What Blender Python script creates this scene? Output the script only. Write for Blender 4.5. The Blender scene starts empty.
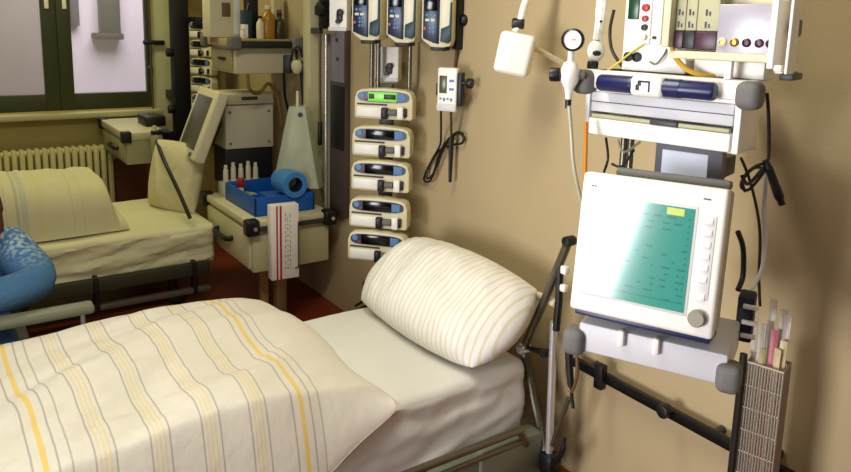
import bpy, bmesh, math, random
from mathutils import Vector, Matrix, noise
random.seed(7)
PI = math.pi
COL = bpy.context.scene.collection

# ------------------------------------------------------------------ camera
IMG_W, IMG_H = 851, 472
PCX, PCY, FPX = 425.5, 150.0, 727.4337
RW = Matrix(((0.82563272, -0.07683878, 0.55895118),
             (-0.5636569, -0.15610676, 0.81112365),
             (0.0249303, -0.98474691, -0.17219756)))      # columns: right, down, forward
CAM = Vector((0, 0, 1.6))
cd = bpy.data.cameras.new('camera')
cam = bpy.data.objects.new('camera', cd); COL.objects.link(cam)
r, d, f = RW.col[0], RW.col[1], RW.col[2]
cam.matrix_world = Matrix(((r[0], -d[0], -f[0], CAM[0]), (r[1], -d[1], -f[1], CAM[1]),
                           (r[2], -d[2], -f[2], CAM[2]), (0, 0, 0, 1)))
cd.sensor_width = 36; cd.lens = 36 * FPX / IMG_W
cd.shift_y = -(IMG_H / 2 - PCY) / IMG_W
cd.clip_start = 0.05
bpy.context.scene.camera = cam

def ray(x, y): return RW @ Vector((x - PCX, y - PCY, FPX))
def onX(x, y, v): q = ray(x, y); return CAM + q * ((v - CAM[0]) / q[0])
def onY(x, y, v): q = ray(x, y); return CAM + q * ((v - CAM[1]) / q[1])
def onZ(x, y, v): q = ray(x, y); return CAM + q * ((v - CAM[2]) / q[2])
def D(x, y, z): return CAM + ray(x, y) * (z / FPX)

# ------------------------------------------------------------------ materials
def lin(h):
    h = h.lstrip('#'); o = []
    for i in (0, 2, 4):
        c = int(h[i:i + 2], 16) / 255
        o.append(c / 12.92 if c <= .04045 else ((c + .055) / 1.055) ** 2.4)
    return (*o, 1)
MATS = {}
def mat(name, hexc, rough=.5, metal=0., var=.06, vscale=12., bump=0., bscale=60., emit=None, alpha=1., trans=0., coat=0.):
    if name in MATS: return MATS[name]
    m = bpy.data.materials.new(name); m.use_nodes = True
    nt = m.node_tree; b = nt.nodes['Principled BSDF']
    b.inputs['Roughness'].default_value = rough; b.inputs['Metallic'].default_value = metal
    tc = nt.nodes.new('ShaderNodeTexCoord')
    nz = nt.nodes.new('ShaderNodeTexNoise'); nz.inputs['Scale'].default_value = vscale; nz.inputs['Detail'].default_value = 4
    nt.links.new(tc.outputs['Object'], nz.inputs['Vector'])
    mx = nt.nodes.new('ShaderNodeMix'); mx.data_type = 'RGBA'
    c = lin(hexc)
    mx.inputs['A'].default_value = tuple(x * (1 - var) for x in c[:3]) + (1,)
    mx.inputs['B'].default_value = tuple(min(1, x * (1 + var)) for x in c[:3]) + (1,)
    nt.links.new(nz.outputs['Fac'], mx.inputs['Factor'])
    nt.links.new(mx.outputs['Result'], b.inputs['Base Color'])
    if bump:
        n2 = nt.nodes.new('ShaderNodeTexNoise'); n2.inputs['Scale'].default_value = bscale; n2.inputs['Detail'].default_value = 5
        nt.links.new(tc.outputs['Object'], n2.inputs['Vector'])
        bp = nt.nodes.new('ShaderNodeBump'); bp.inputs['Strength'].default_value = bump; bp.inputs['Distance'].default_value = .01
        nt.links.new(n2.outputs['Fac'], bp.inputs['Height']); nt.links.new(bp.outputs['Normal'], b.inputs['Normal'])
    if emit:
        b.inputs['Emission Color'].default_value = lin(emit[0]); b.inputs['Emission Strength'].default_value = emit[1]
    if alpha < 1: b.inputs['Alpha'].default_value = alpha
    if trans: b.inputs['Transmission Weight'].default_value = trans
    if coat: b.inputs['Coat Weight'].default_value = coat
    MATS[name] = m
    return m

def stripe_mat(name, base, layers, rough=.85):
    """woven stripes along the cloth's own u coordinate (metres): (period, centre, width, colour, strength)"""
    m = bpy.data.materials.new(name); m.use_nodes = True
    nt = m.node_tree; N = nt.nodes; L = nt.links; b = N['Principled BSDF']
    b.inputs['Roughness'].default_value = rough
    uv = N.new('ShaderNodeUVMap'); uv.uv_map = 'cloth'
    sp = N.new('ShaderNodeSeparateXYZ'); L.new(uv.outputs['UV'], sp.inputs[0])
    def mth(op, a, bb=None):
        n = N.new('ShaderNodeMath'); n.operation = op
        for i, v in enumerate((a, bb)):
            if v is None: continue
            if isinstance(v, (int, float)): n.inputs[i].default_value = v
            else: L.new(v, n.inputs[i])
        return n.outputs[0]
    cur = None
    for per, cen, w, colr, st in layers:
        t = mth('ADD', mth('DIVIDE', mth('SUBTRACT', sp.outputs[0], cen), per), .5)
        dd = mth('MULTIPLY', mth('ABSOLUTE', mth('SUBTRACT', mth('FRACT', t), .5)), per)
        n = N.new('ShaderNodeMapRange'); n.inputs['From Min'].default_value = w / 2 + .0015
        n.inputs['From Max'].default_value = w / 2 - .0005; L.new(dd, n.inputs['Value'])
        msk = mth('MULTIPLY', n.outputs[0], st)
        mx = N.new('ShaderNodeMix'); mx.data_type = 'RGBA'
        if cur is None: mx.inputs['A'].default_value = lin(base)
        else: L.new(cur, mx.inputs['A'])
        mx.inputs['B'].default_value = lin(colr); L.new(msk, mx.inputs['Factor'])
        cur = mx.outputs['Result']
    L.new(cur, b.inputs['Base Color'])
    tc = N.new('ShaderNodeTexCoord')
    n2 = N.new('ShaderNodeTexNoise'); n2.inputs['Scale'].default_value = 25; n2.inputs['Detail'].default_value = 6
    L.new(tc.outputs['Object'], n2.inputs['Vector'])
    bp = N.new('ShaderNodeBump'); bp.inputs['Strength'].default_value = .25; bp.inputs['Distance'].default_value = .01
    L.new(n2.outputs['Fac'], bp.inputs['Height']); L.new(bp.outputs['Normal'], b.inputs['Normal'])
    return m

M = lambda *a, **k: mat(*a, **k)
wall_m = M('beige plaster', 'B3A07A', .8, var=.06, vscale=3, bump=.12, bscale=180)
wwall_m = M('cream plaster', 'B8A868', .8, var=.06, vscale=3, bump=.1, bscale=180)
floor_m = M('red brown linoleum', '7A2E14', .45, var=.2, vscale=8)
ceil_m = M('white ceiling', 'E8E4D8', .9)
white = M('white plastic', 'F2EFE6', .4, var=.03)
cream = M('cream plastic', 'DCD4B0', .45, var=.04)
olive_cream = M('olive cream laminate', 'C4BE94', .5, var=.05)
greyw = M('light grey plastic', 'D2D2D4', .45, var=.03)
grey = M('mid grey rubber', '6C6A66', .7, var=.08)
dgrey = M('dark grey plastic', '3A3A3C', .5)
black = M('black plastic', '0C0C0E', .45, var=.2)
chrome = M('chrome', 'DCDCDC', .25, .7, var=.05)
dchrome = M('dull steel', '7E7A6C', .35, .9, var=.1)
navy = M('navy panel', '12243E', .3, var=.1)
teal_d = M('dark teal plastic', '173A44', .45)
blue = M('bright blue plastic', '0F57B0', .45, var=.08)
blue_l = M('light blue film', '3E83C4', .35, var=.15, vscale=30)
dblue = M('deep blue plastic', '10184E', .35, var=.1)
red = M('red plastic', 'B01C1C', .4)
green_lcd = M('green lit screen', '6FBF3A', .3, emit=('7FD84A', .5))
black_lcd = M('unlit screen', '050607', .15)
grey_lcd = M('grey lcd', '4F523E', .25)
key_blue = M('blue keys', '5C86BC', .5, var=.15)
key_w = M('pale keys', 'D4D8DC', .5)
purple = M('dark purple panel', '43182F', .4, var=.1)
teal_scr = M('teal monitor screen', '1E6E62', .10, var=.1, vscale=6, emit=('48A894', .42))
teal_scr.node_tree.nodes['Principled BSDF'].inputs['IOR'].default_value = 2.3
teal_dk = M('dark teal readout', '1E6A60', .10, emit=('2E7C70', .3))
teal_dk.node_tree.nodes['Principled BSDF'].inputs['IOR'].default_value = 2.3
yel_scr = M('yellow green readout', 'A8B832', .3, emit=('A8B832', .25))
brass = M('brass socket', 'B08A3A', .35, .7)
yellow_t = M('yellow tubing', 'C8A02C', .4)
ygreen_t = M('yellow green wire', 'C0B040', .5)
orange_t = M('orange tubing', 'C07818', .45)
clear_t = M('greyish clear tubing', 'B0AC90', .25, var=.1)
shade = M('brown wood', '7C4A22', .5, var=.2, vscale=20)
dark_olive = M('dark olive frame', '343A20', .5, var=.1)
sheet_m = M('white bed sheet', 'E4E2DC', .9, var=.03, bump=.15, bscale=25)
sheet_y = M('cream bed sheet', 'D8D4AC', .9, var=.04, bump=.15, bscale=25)
pillow_y = M('cream pillow cloth', 'D8CFA6', .9, var=.06, bump=.2, bscale=60)
bed_metal = M('grey green bed metal', '7C806C', .5, .3, var=.08)
bed_dark = M('dark bed metal', '2A2A22', .5, .3)
plastic_clear = M('pale translucent plastic', 'D6DCC0', .3, var=.05, alpha=.42)
glove_m = M('yellowish glove', 'D6C88A', .6, var=.2)
pvc = M('clear packet film', 'DCD4C8', .25, var=.2, vscale=40, alpha=.6)
pink_p = M('pink packet', 'C87880', .4, var=.2, vscale=40)
yel_p = M('yellowish packet', 'CCBE90', .4, var=.2, vscale=40)
rad_m = M('cream radiator enamel', 'CFC892', .4, var=.04)
skin_m = M('skin', 'D0A080', .55, var=.06)
jeans_m = M('blue jeans', '2C4C7C', .9, var=.2, vscale=50)
hair_m = M('brown hair', '4A2412', .6, var=.3, vscale=80)
brown_liq = M('yellow brown bottle', 'A87A1E', .25, var=.15)

sheet_pat = [(.63, 0, .012, 'E6C45C', .85), (.63, -.027, .0035, '8E8A84', .65), (.63, .027, .0035, '8E8A84', .65), (.63, .055, .003, '8E8A84', .6)]
for k in range(1, 5):
    c0 = -.126 * k
    sheet_pat += [(.63, c0 - .022, .003, '85827E', .62), (.63, c0 + .024, .003, '85827E', .62)]
    for q in (-.011, 0, .011): sheet_pat.append((.63, c0 + q, .0045, 'DCC890', .6))
duvet_m = stripe_mat('striped duvet cotton', 'DDD7C8', sheet_pat)
duvet_y = stripe_mat('striped duvet cotton yellowish', 'D4CEA4', [(.3, 0, .02, 'D8C880', .4), (.9, .50, .012, '9EA898', .6), (.9, .53, .03, 'B4BCA8', .6), (.3, .15, .004, 'AEA888', .4), (.3, .2, .006, 'C8B880', .4)])  # yellower ground and broader stripes than the near duvet
pillow_m = stripe_mat('pale striped pillow cotton', 'E8E5DE', [(.024, 0, .006, 'D2C69C', .65)])

# ------------------------------------------------------------------ mesh builder
class MB:
    def __init__(s): s.v = []; s.f = []; s.m = []; s.uv = None
    def add(s, bm, mi=0, mtx=None):
        o = len(s.v)
        bm.verts.index_update()
        for v in bm.verts: s.v.append(tuple(mtx @ v.co) if mtx else tuple(v.co))
        for fa in bm.faces: s.f.append([o + v.index for v in fa.verts]); s.m.append(mi)
        bm.free(); return s
    def box(s, x0, x1, y0, y1, z0, z1, bev=.003, mi=0, mtx=None, seg=2):
        bm = bmesh.new(); bmesh.ops.create_cube(bm, size=1)
        for v in bm.verts:
            v.co = Vector((x0 + (v.co.x + .5) * (x1 - x0), y0 + (v.co.y + .5) * (y1 - y0), z0 + (v.co.z + .5) * (z1 - z0)))
        mn = min(abs(x1 - x0), abs(y1 - y0), abs(z1 - z0))
        if bev: bmesh.ops.bevel(bm, geom=list(bm.edges), offset=min(bev, mn * .45), segments=seg, affect='EDGES', profile=.5)
        bmesh.ops.recalc_face_normals(bm, faces=list(bm.faces))
        return s.add(bm, mi, mtx)
    def cb(s, c, sz, bev=.003, mi=0, mtx=None, seg=2):
        return s.box(c[0] - sz[0] / 2, c[0] + sz[0] / 2, c[1] - sz[1] / 2, c[1] + sz[1] / 2, c[2] - sz[2] / 2, c[2] + sz[2] / 2, bev, mi, mtx, seg)
    def cyl(s, a, b, r0, r1=None, seg=20, mi=0, bev=0):
        a, b = Vector(a), Vector(b); r1 = r0 if r1 is None else r1
        bm = bmesh.new(); L = (b - a).length
        bmesh.ops.create_cone(bm, cap_ends=True, segments=seg, radius1=r0, radius2=r1, depth=L)
        if bev:
            es = [e for e in bm.edges if any(len(fa.verts) > 4 for fa in e.link_faces)]
            bmesh.ops.bevel(bm, geom=es, offset=bev, segments=2, affect='EDGES', profile=.5)
        q = Vector((0, 0, 1)).rotation_difference((b - a).normalized())
        mt = Matrix.Translation((a + b) / 2) @ q.to_matrix().to_4x4()
        return s.add(bm, mi, mt)
    def sph(s, c, r, mi=0, seg=16):
        bm = bmesh.new(); bmesh.ops.create_uvsphere(bm, u_segments=seg, v_segments=seg // 2 + 2, radius=1)
        rr = r if hasattr(r, '__len__') else (r, r, r)
        mt = Matrix.Translation(c) @ Matrix.Diagonal((*rr, 1))
        return s.add(bm, mi, mt)
    def tube(s, pts, r, seg=10, smooth=6, closed=False, mi=0):
        P = [Vector(p) for p in pts]
        if smooth and len(P) > 2:
            Q = []; n = len(P)
            for i in range(n if closed else n - 1):
                p0 = P[(i - 1) % n] if closed or i > 0 else P[0]; p1 = P[i]; p2 = P[(i + 1) % n]
                p3 = P[(i + 2) % n] if closed or i + 2 < n else P[-1]
                for k in range(smooth):
                    t = k / smooth
                    Q.append(.5 * ((2 * p1) + (-p0 + p2) * t + (2 * p0 - 5 * p1 + 4 * p2 - p3) * t * t + (-p0 + 3 * p1 - 3 * p2 + p3) * t ** 3))
            if not closed: Q.append(P[-1])
            P = Q
        n = len(P); o = len(s.v)
        ref = None
        for i, p in enumerate(P):
            t = (P[(i + 1) % n] - P[i - 1]) if (closed or 0 < i < n - 1) else (P[1] - P[0] if i == 0 else P[-1] - P[-2])
            t = t.normalized() if t.length else Vector((0, 0, 1))
            if ref is None: ref = t.orthogonal().normalized()
            ref = (ref - t * ref.dot(t)); ref = ref.normalized() if ref.length > 1e-6 else t.orthogonal().normalized()
            bn = t.cross(ref)
            rad = r[min(i * len(r) // n, len(r) - 1)] if hasattr(r, '__len__') else r
            for k in range(seg):
                an = 2 * PI * k / seg
                s.v.append(tuple(p + (ref * math.cos(an) + bn * math.sin(an)) * rad))
        for i in range(n if closed else n - 1):
            for k in range(seg):
                a = o + i * seg + k; b = o + i * seg + (k + 1) % seg
                c = o + ((i + 1) % n) * seg + (k + 1) % seg; e = o + ((i + 1) % n) * seg + k
                s.f.append([a, b, c, e]); s.m.append(mi)
        if not closed:
            s.f.append([o + k for k in range(seg)][::-1]); s.m.append(mi)
            s.f.append([o + (n - 1) * seg + k for k in range(seg)]); s.m.append(mi)
        return s
    def prism(s, poly, y0, y1, bev=.003, mi=0, mtx=None, axis='y'):
        """poly in x,z extruded along y"""
        bm = bmesh.new()
        vs = [bm.verts.new((p[0], y0, p[1])) for p in poly]
        fa = bm.faces.new(vs)
        ex = bmesh.ops.extrude_face_region(bm, geom=[fa])
        for g in ex['geom']:
            if isinstance(g, bmesh.types.BMVert): g.co.y = y1
        if bev: bmesh.ops.bevel(bm, geom=list(bm.edges), offset=bev, segments=2, affect='EDGES', profile=.5)
        bmesh.ops.recalc_face_normals(bm, faces=list(bm.faces))
        return s.add(bm, mi, mtx)
    def lathe(s, prof, base=(0, 0, 0), axis=(0, 0, 1), seg=24, mi=0):
        q = Vector((0, 0, 1)).rotation_difference(Vector(axis).normalized()).to_matrix()
        o = len(s.v)
        for rr, z in prof:
            for k in range(seg):
                an = 2 * PI * k / seg
                s.v.append(tuple(Vector(base) + q @ Vector((rr * math.cos(an), rr * math.sin(an), z))))
        for i in range(len(prof) - 1):
            for k in range(seg):
                s.f.append([o + i * seg + k, o + i * seg + (k + 1) % seg, o + (i + 1) * seg + (k + 1) % seg, o + (i + 1) * seg + k]); s.m.append(mi)
        s.f.append([o + k for k in range(seg)][::-1]); s.m.append(mi)
        s.f.append([o + (len(prof) - 1) * seg + k for k in range(seg)]); s.m.append(mi)
        return s
    def build(s, name, mats, parent=None, loc=None, rotz=0, ang=.6):
        me = bpy.data.meshes.new(name); me.from_pydata(s.v, [], s.f)
        for m in (mats if isinstance(mats, (list, tuple)) else [mats]): me.materials.append(m)
        me.polygons.foreach_set('material_index', s.m)
        me.polygons.foreach_set('use_smooth', [True] * len(s.f))
        if s.uv:
            ul = me.uv_layers.new(name='cloth')
            for lp in me.loops: ul.data[lp.index].uv = s.uv[lp.vertex_index]
        me.update(); me.set_sharp_from_angle(angle=ang)
        o = bpy.data.objects.new(name, me); COL.objects.link(o)
        if parent: o.parent = parent
        if loc is not None: o.location = loc
        if rotz: o.rotation_euler = (0, 0, rotz)
        return o

def tag(o, label=None, cat=None, group=None, kind=None):
    if label: o['label'] = label
    if cat: o['category'] = cat
    if group: o['group'] = group
    if kind: o['kind'] = kind
    return o
def thing(name, label, cat, loc=(0, 0, 0), yaw=0, group=None):
    o = bpy.data.objects.new(name, None); COL.objects.link(o)
    o.empty_display_size = .05
    o.location = loc; o.rotation_euler = (0, 0, math.radians(yaw))
    return tag(o, label, cat, group)
def kids(o): return [c for c in bpy.data.objects if c.parent == o]
def copy_tree(o, parent=None):
    c = o.copy(); COL.objects.link(c)
    if parent: c.parent = parent
    for ch in kids(o): copy_tree(ch, c)
    return c
def struct(o): o['kind'] = 'structure'; return o

# ------------------------------------------------------------------ the room
WX, WY, CZ = 1.83, 5.6, 2.75          # head wall, window wall, ceiling
struct(MB().box(-3.2, WX + .1, -1.6, WY + .12, -.1, 0, 0).build('floor', floor_m))
struct(MB().box(-3.2, WX + .1, -1.6, WY + .12, CZ, CZ + .1, 0).build('ceiling', ceil_m))
struct(MB().box(WX, WX + .1, -1.6, WY + .12, 0, CZ, 0).build('wall_right', wall_m))
# window opening x -1.2..1.385, z .93..2.25
w = MB()
w.box(-3.2, -1.2, WY, WY + .12, 0, CZ, 0); w.box(1.39, WX, WY, WY + .12, 0, CZ, 0)
w.box(-1.2, 1.39, WY, WY + .12, 0, .93, 0); w.box(-1.2, 1.39, WY, WY + .12, 2.25, CZ, 0)
struct(w.build('wall_back', wwall_m))
win = thing('window_1', None, None, (0, WY, 0)); win['kind'] = 'structure'
fr = MB()
fr.box(-1.2, 1.39, .02, .09, .93, 1.045, .004); fr.box(-1.2, 1.39, .02, .09, 2.15, 2.25, .004)
fr.box(1.355, 1.389, .016, .09, .93, 2.25, .004); fr.box(.675, .765, .014, .09, .93, 2.25, .004); fr.box(.766, .855, .010, .09, .93, 2.25, .004)
fr.box(-.2, -.1, .016, .09, .93, 2.25, .004); fr.box(-1.2, -1.15, .016, .09, .93, 2.25, .004)
fr.build('window_frame', dark_olive, win)
glass = bpy.data.materials.new('window glass'); glass.use_nodes = True
gb = glass.node_tree.nodes['Principled BSDF']; gb.inputs['Base Color'].default_value = (.95, .95, 1, 1)
gb.inputs['Roughness'].default_value = .02; gb.inputs['Alpha'].default_value = .12
for a, b in ((-1.15, -.2), (-.1, .675), (.855, 1.355)):
    MB().box(a, b, .045, .055, 1.045, 2.15, 0).build('pane', glass, win)
for xx in (.71, .82):
    MB().box(xx - .014, xx + .014, .0, .02, 1.63, 1.8, .006).build('window_handle', white, win)
struct(MB().box(-1.3, 1.42, WY - .13, WY + .02, .885, .925, .008).build('trim_1', M('cream sill', 'B8B284', .5)))
struct(MB().box(1.40, 1.52, WY - .02, WY, .60, 2.4, .004).build('trim_3', M('pale olive strip', 'CACCA6', .5)))
struct(MB().box(1.06, 1.45, WY - .03, WY, .0, .56, .004).build('trim_2', shade))  # brown sheet standing in for shade on the wall right of the radiator

# outside the window
ext_w = M('pale lilac facade', 'D6CDD4', .9, var=.05, vscale=2)
ext_g = M('grey brown facade', '8E8480', .9, var=.12, vscale=2)
struct(MB().box(1.12, 5, 9, 9.15, -.5, 4, 0).build('wall_outside', ext_w))
struct(MB().box(-4, 1.12, 8.8, 8.95, -.5, 4, 0).build('wall_outside_left', ext_g))
struct(MB().box(-4, 5, WY + .12, 9, -.6, -.5, 0).build('ground', ext_w))
oc = thing('wall_cabinet', 'dark box with a ledge on the pale wall outside the window', 'box', onY(109, 15, 8.9))
MB().box(-.1, .1, -.1, .1, -.22, .5, .01).build('box_body', [dgrey], oc)
MB().box(-.18, .12, -.14, .1, -.27, -.2, .01).build('ledge', [M('dark brown ledge', '3A2A28', .6)], oc)
oc2 = MB().box(-.05, .04, -.06, .1, -.02, .6, .01).build('wall_post', M('violet grey post', '4E4454', .6), None, onY(75, 24, 8.94))
tag(oc2, 'narrow dark post at the left of the pale wall outside the window', 'post')

# curtain rod at window edge and latch
cr = thing('blind_wand', 'thin vertical metal wand with black latch at the right edge of the window', 'wand', onY(153, 108, WY - .05))
MB().cyl((0, 0, -.02), (0, 0, 1.3), .008).build('rod', dchrome, cr)
MB().cyl((-.05, 0, .48), (.10, 0, .48), .016, bev=.004).build('latch', black, cr)
MB().cb((0, .025, 1.2), (.02, .06, .02)).build('bracket', dchrome, cr)
MB().cb((0, .025, .3), (.02, .06, .02)).build('bracket', dchrome, cr)

# radiator
rd = thing('radiator', 'cream ribbed radiator under the window behind the far bed', 'radiator', (0, WY - .1, 0))
q = MB()
x = -1.0
while x < 1.03:
    q.box(x, x + .034, -.05, .05, .12, .69, .012); x += .046
q.build('ribs', rad_m, rd)
MB().cyl((-1.0, 0, .66), (1.03, 0, .66), .022).build('header_pipe', rad_m, rd)
MB().cyl((-1.0, 0, .16), (1.03, 0, .16), .022).build('header_pipe', rad_m, rd)
for xx in (-.8, .9): MB().box(xx, xx + .03, -.03, .095, 0, .16, .003).build('bracket', rad_m, rd)

# ------------------------------------------------------------------ soft goods
def fbm(x, y, z=0., o=4): return noise.fractal(Vector((x, y, z)), 1.0, 2.0, o)
def cloth_slab(name, m, nx, ny, fx, fy, fbase, fT, pa=4, pb=4, uvf=None, ang=3.):
    """closed cloth body: fx(a,b), fy(a,b) plan position for a,b in -1..1; fbase underside height; fT thickness"""
    s = MB(); s.uv = []
    for side in (1, 0):
        for i in range(nx + 1):
            a = math.sin(PI / 2 * (2 * i / nx - 1))
            for j in range(ny + 1):
                b = math.sin(PI / 2 * (2 * j / ny - 1))
                px, py = fx(a, b), fy(a, b)
                pr = (max(0, 1 - abs(a) ** pa) ** .5) * (max(0, 1 - abs(b) ** pb) ** .5)
                z = fbase(px, py, a, b)
                zz = z + .006 + (fT(px, py, a, b) * pr if side else 0)
                s.v.append((px, py, zz)); s.uv.append(uvf(px, py, a, b) if uvf else (px, py))
    o = (nx + 1) * (ny + 1)
    for i in range(nx):
        for j in range(ny):
            k = i * (ny + 1) + j
            s.f.append([k, k + ny + 1, k + ny + 2, k + 1]); s.m.append(0)
            s.f.append([o + k, o + k + 1, o + k + ny + 2, o + k + ny + 1]); s.m.append(0)
    for i in range(nx):
        for j in (0, ny):
            k = i * (ny + 1) + j
            fa = [k, k + ny + 1, o + k + ny + 1, o + k]; s.f.append(fa if j else fa[::-1]); s.m.append(0)
    for j in range(ny):
        for i in (0, nx):
            k = i * (ny + 1) + j
            fa = [k, k + 1, o + k + 1, o + k]; s.f.append(fa[::-1] if i else fa); s.m.append(0)
    return s.build(name, m, ang=ang)

def mattress(name, m, x0, x1, y0, y1, z0, z1, seed=0., fold=.012):
    """sheet covered mattress: section swept along x, sheet folds down the sides"""
    r = .032; sec = []
    for k in range(15): sec.append((y0, z0 + (z1 - r - z0) * k / 14, 0))
    for k in range(1, 9): an = PI / 2 * k / 8; sec.append((y0 + r - r * math.cos(an), z1 - r + r * math.sin(an), 1))
    for k in range(1, 30): sec.append((y0 + r + (y1 - y0 - 2 * r) * k / 30, z1, 2))
    for k in range(0, 9): an = PI / 2 * k / 8; sec.append((y1 - r + r * math.sin(an), z1 - r + r * math.cos(an), 1))
    for k in range(1, 15): sec.append((y1, z1 - r - (z1 - r - z0) * k / 14, 0))
    s = MB(); n = 130; ns = len(sec); ym = (y0 + y1) / 2; zm = (z0 + z1) / 2
    for i in range(n + 1):
        t = i / n; x = x0 + (x1 - x0) * t
        e = min(x - x0, x1 - x); sh = 1 if e > .03 else math.sqrt(max(0, 1 - ((.03 - e) / .03) ** 2)) * .06 + .94
        for (y, z, k) in sec:
            yy = ym + (y - ym) * (sh if k else sh); zz = z0 + (z - z0) * (sh * .5 + .5)
            if k < 2:
                w = fbm(x * 2.2 + (z * 9), z * 14 - x * 4, seed) * fold * (1.4 if k == 0 else .3)
                yy += w * (-1 if y < ym else 1)
                if k == 1: zz += fbm(x * 4, y * 6, seed + 3) * fold * .3
            else:
                zz += fbm(x * 3.5, y * 5, seed + 5) * .007
            s.v.append((x, yy, zz))
    for i in range(n):
        for j in range(ns - 1):
            k = i * ns + j; s.f.append([k, k + 1, k + ns + 1, k + ns]); s.m.append(0)
    for i in range(n):
        k = i * ns; s.f.append([k + ns - 1, k, k + ns, k + 2 * ns - 1]); s.m.append(0)
    s.f.append(list(range(ns))[::-1]); s.m.append(0)
    s.f.append([n * ns + j for j in range(ns)]); s.m.append(0)
    return s.build(name, m, ang=1.0)

def pillow(name, m, w, h, T, seed=0., corner=.10, crease=1.):
    """pillow in its own frame: long side along x, short side along y, thickness z"""
    s = MB(); s.uv = []; n = 70; k2 = 46
    for side in (1, -1):
        for i in range(n + 1):
            a = math.sin(PI / 2 * (2 * i / n - 1))
            for j in range(k2 + 1):
                b = math.sin(PI / 2 * (2 * j / k2 - 1))
                x = a * w / 2 * math.sqrt(1 - corner * b * b)
                y = b * h / 2 * math.sqrt(1 - corner * a * a)
                pr = max(0, (1 - abs(a) ** 2.6)) ** .5 * max(0, (1 - abs(b) ** 2.6)) ** .5
                z = side * T / 2 * pr
                edge = max(abs(a), abs(b))
                wr = fbm(x * 9 + seed, y * 5 + x * 4, side * 2 + seed) * .014 * crease * (1 - edge ** 6)
                wr += math.sin(a * 26 + fbm(x * 6, y * 6, seed) * 5) * .005 * crease * max(0, edge - .5) * (1 - edge ** 8)
                z += wr
                s.v.append((x, y, z)); s.uv.append((x, y))
    o = (n + 1) * (k2 + 1)
    for i in range(n):
        for j in range(k2):
            k = i * (k2 + 1) + j
            s.f.append([k, k + k2 + 1, k + k2 + 2, k + 1]); s.m.append(0)
            s.f.append([o + k, o + k + 1, o + k + k2 + 2, o + k + k2 + 1]); s.m.append(0)
    bmx = s.build(name, m, ang=3.)
    bm = bmesh.new(); bm.from_mesh(bmx.data); bmesh.ops.remove_doubles(bm, verts=list(bm.verts), dist=.0004); bm.to_mesh(bmx.data); bm.free()
    return bmx

# ------------------------------------------------------------------ near bed
BZ = .46
bed = thing('hospital_bed', 'hospital bed in the foreground with chrome near rail and cream head bar by the wall', 'bed', (0, 0, 0))
q = MB(); q.box(-.42, 1.56, 1.78, 2.40, .14, .21, .01); q.box(-.42, 1.60, 1.74, 1.79, .16, .22, .008); q.box(-.42, 1.60, 2.39, 2.44, .16, .22, .008)
q.build('frame', bed_metal, bed)
hb = MB(); a, b = onX(404, 239.5, 1.69), onX(556, 303.5, 1.69)
hb.cyl(a, b, .015, bev=.004); hb.build('head_bar', cream, bed)
for yy in (2.0, 2.3):
    t = (yy - a.y) / (b.y - a.y); zz = a.z + (b.z - a.z) * t
    MB().tube([(1.50, yy, .18), (1.66, yy, .18), (1.69, yy, .24), (1.69, yy, zz)], .013).build('bar_post', cream, bed)
for xx in (-.3, 1.45):
    for yy in (1.8, 2.38):
        q = MB(); q.cyl((xx, yy, .09), (xx, yy, .17), .025); lg = q.build('leg', bed_metal, bed)
        q = MB(); q.cyl((xx + .02, yy - .02, .05), (xx + .02, yy + .02, .05), .05, bev=.01, seg=24); q.build('wheel', black, lg)
# near rail, lowered
p1, p2, p3 = onY(300, 519, 1.64), onY(519, 430.5, 1.64), onY(526, 437, 1.64)
q = MB(); q.tube([Vector((.2, 1.64, p2.z)), Vector((1.0, 1.64, p2.z)), p2 - Vector((.03, 0, 0)), p2 + Vector((0, 0, -.004)), p3 + Vector((0, 0, -.02)), Vector((p3.x, 1.66, .20))], .0125)
q.tube([Vector((.2, 1.64, .225)), Vector((.9, 1.64, .225)), Vector((p3.x, 1.645, .225))], .009)
q.build('side_rail', dchrome, bed)
MB().box(1.2, 1.60, 1.655, 1.70, .13, .215, .01).build('rail_bracket', bed_metal, bed)
MB().box(1.38, 1.655, 1.64, 1.72, .06, .235, .02).build('corner_block', bed_metal, bed)
# far rail, raised: flat top bar on thin posts
q = MB(); q.box(-.45, .41, 2.53, 2.59, .605, .64, .012); fr_ = q.build('side_rail', bed_metal, bed)
for xx in (-.4, .375): MB().tube([(xx, 2.56, .61), (xx, 2.56, .2), (xx, 2.43, .19)], .008).build('rail_post', chrome, fr_)

mt = mattress('mattress', sheet_m, -.40, 1.635, 1.715, 2.45, .205, BZ, 1.3, .010)
tag(mt, 'mattress in a white sheet on the foreground bed', 'mattress')

def d_base(x, y, a, b):
    z = BZ + .004
    cl = lambda v: min(1, max(0, v))
    z -= cl((1.738 - y) / .07) ** 1.2 * (.125 * cl((1.07 - x) / .22) ** .8 + .05 * cl((.86 - x) / .6))
    if y > 2.44: z -= (y - 2.44) * .6
    return z
def d_x(a, b):
    h = 1.06 - .05 * max(0, b) ** 2 + .03 * max(0, -b) ** 3
    h += .012 * math.sin(b * 5 + 1)
    return -.42 + (h + .42) * (a + 1) / 2
def d_y(a, b):
    near = 1.668 + .008 * math.sin(a * 9); far = 2.50 - .02 * a
    return near + (far - near) * (b + 1) / 2
def d_T(x, y, a, b):
    t = .146 + .03 * b - .065 * min(1, max(0, (.55 - x) / .55)) - .02 * max(0, a) + .02 * math.sin(x * 2.2 + 1.0)
    c, s_ = math.cos(.32), math.sin(.32)
    u, v = x * c + y * s_, -x * s_ + y * c
    e_ = 1 - max(abs(a), abs(b)) ** 6
    t += (.036 * fbm(u * 1.2, v * 4.6, 4.2, 2) + .010 * fbm(u * 4, v * 12, 9.1, 3)) * e_
    return t
dv = cloth_slab('duvet', duvet_m, 170, 130, d_x, d_y, d_base, d_T, 10, 8, lambda x, y, a, b: (min(x - .775 + .012 * math.sin(y * 6) + .02 * (y - 2), .088), y))
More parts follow.
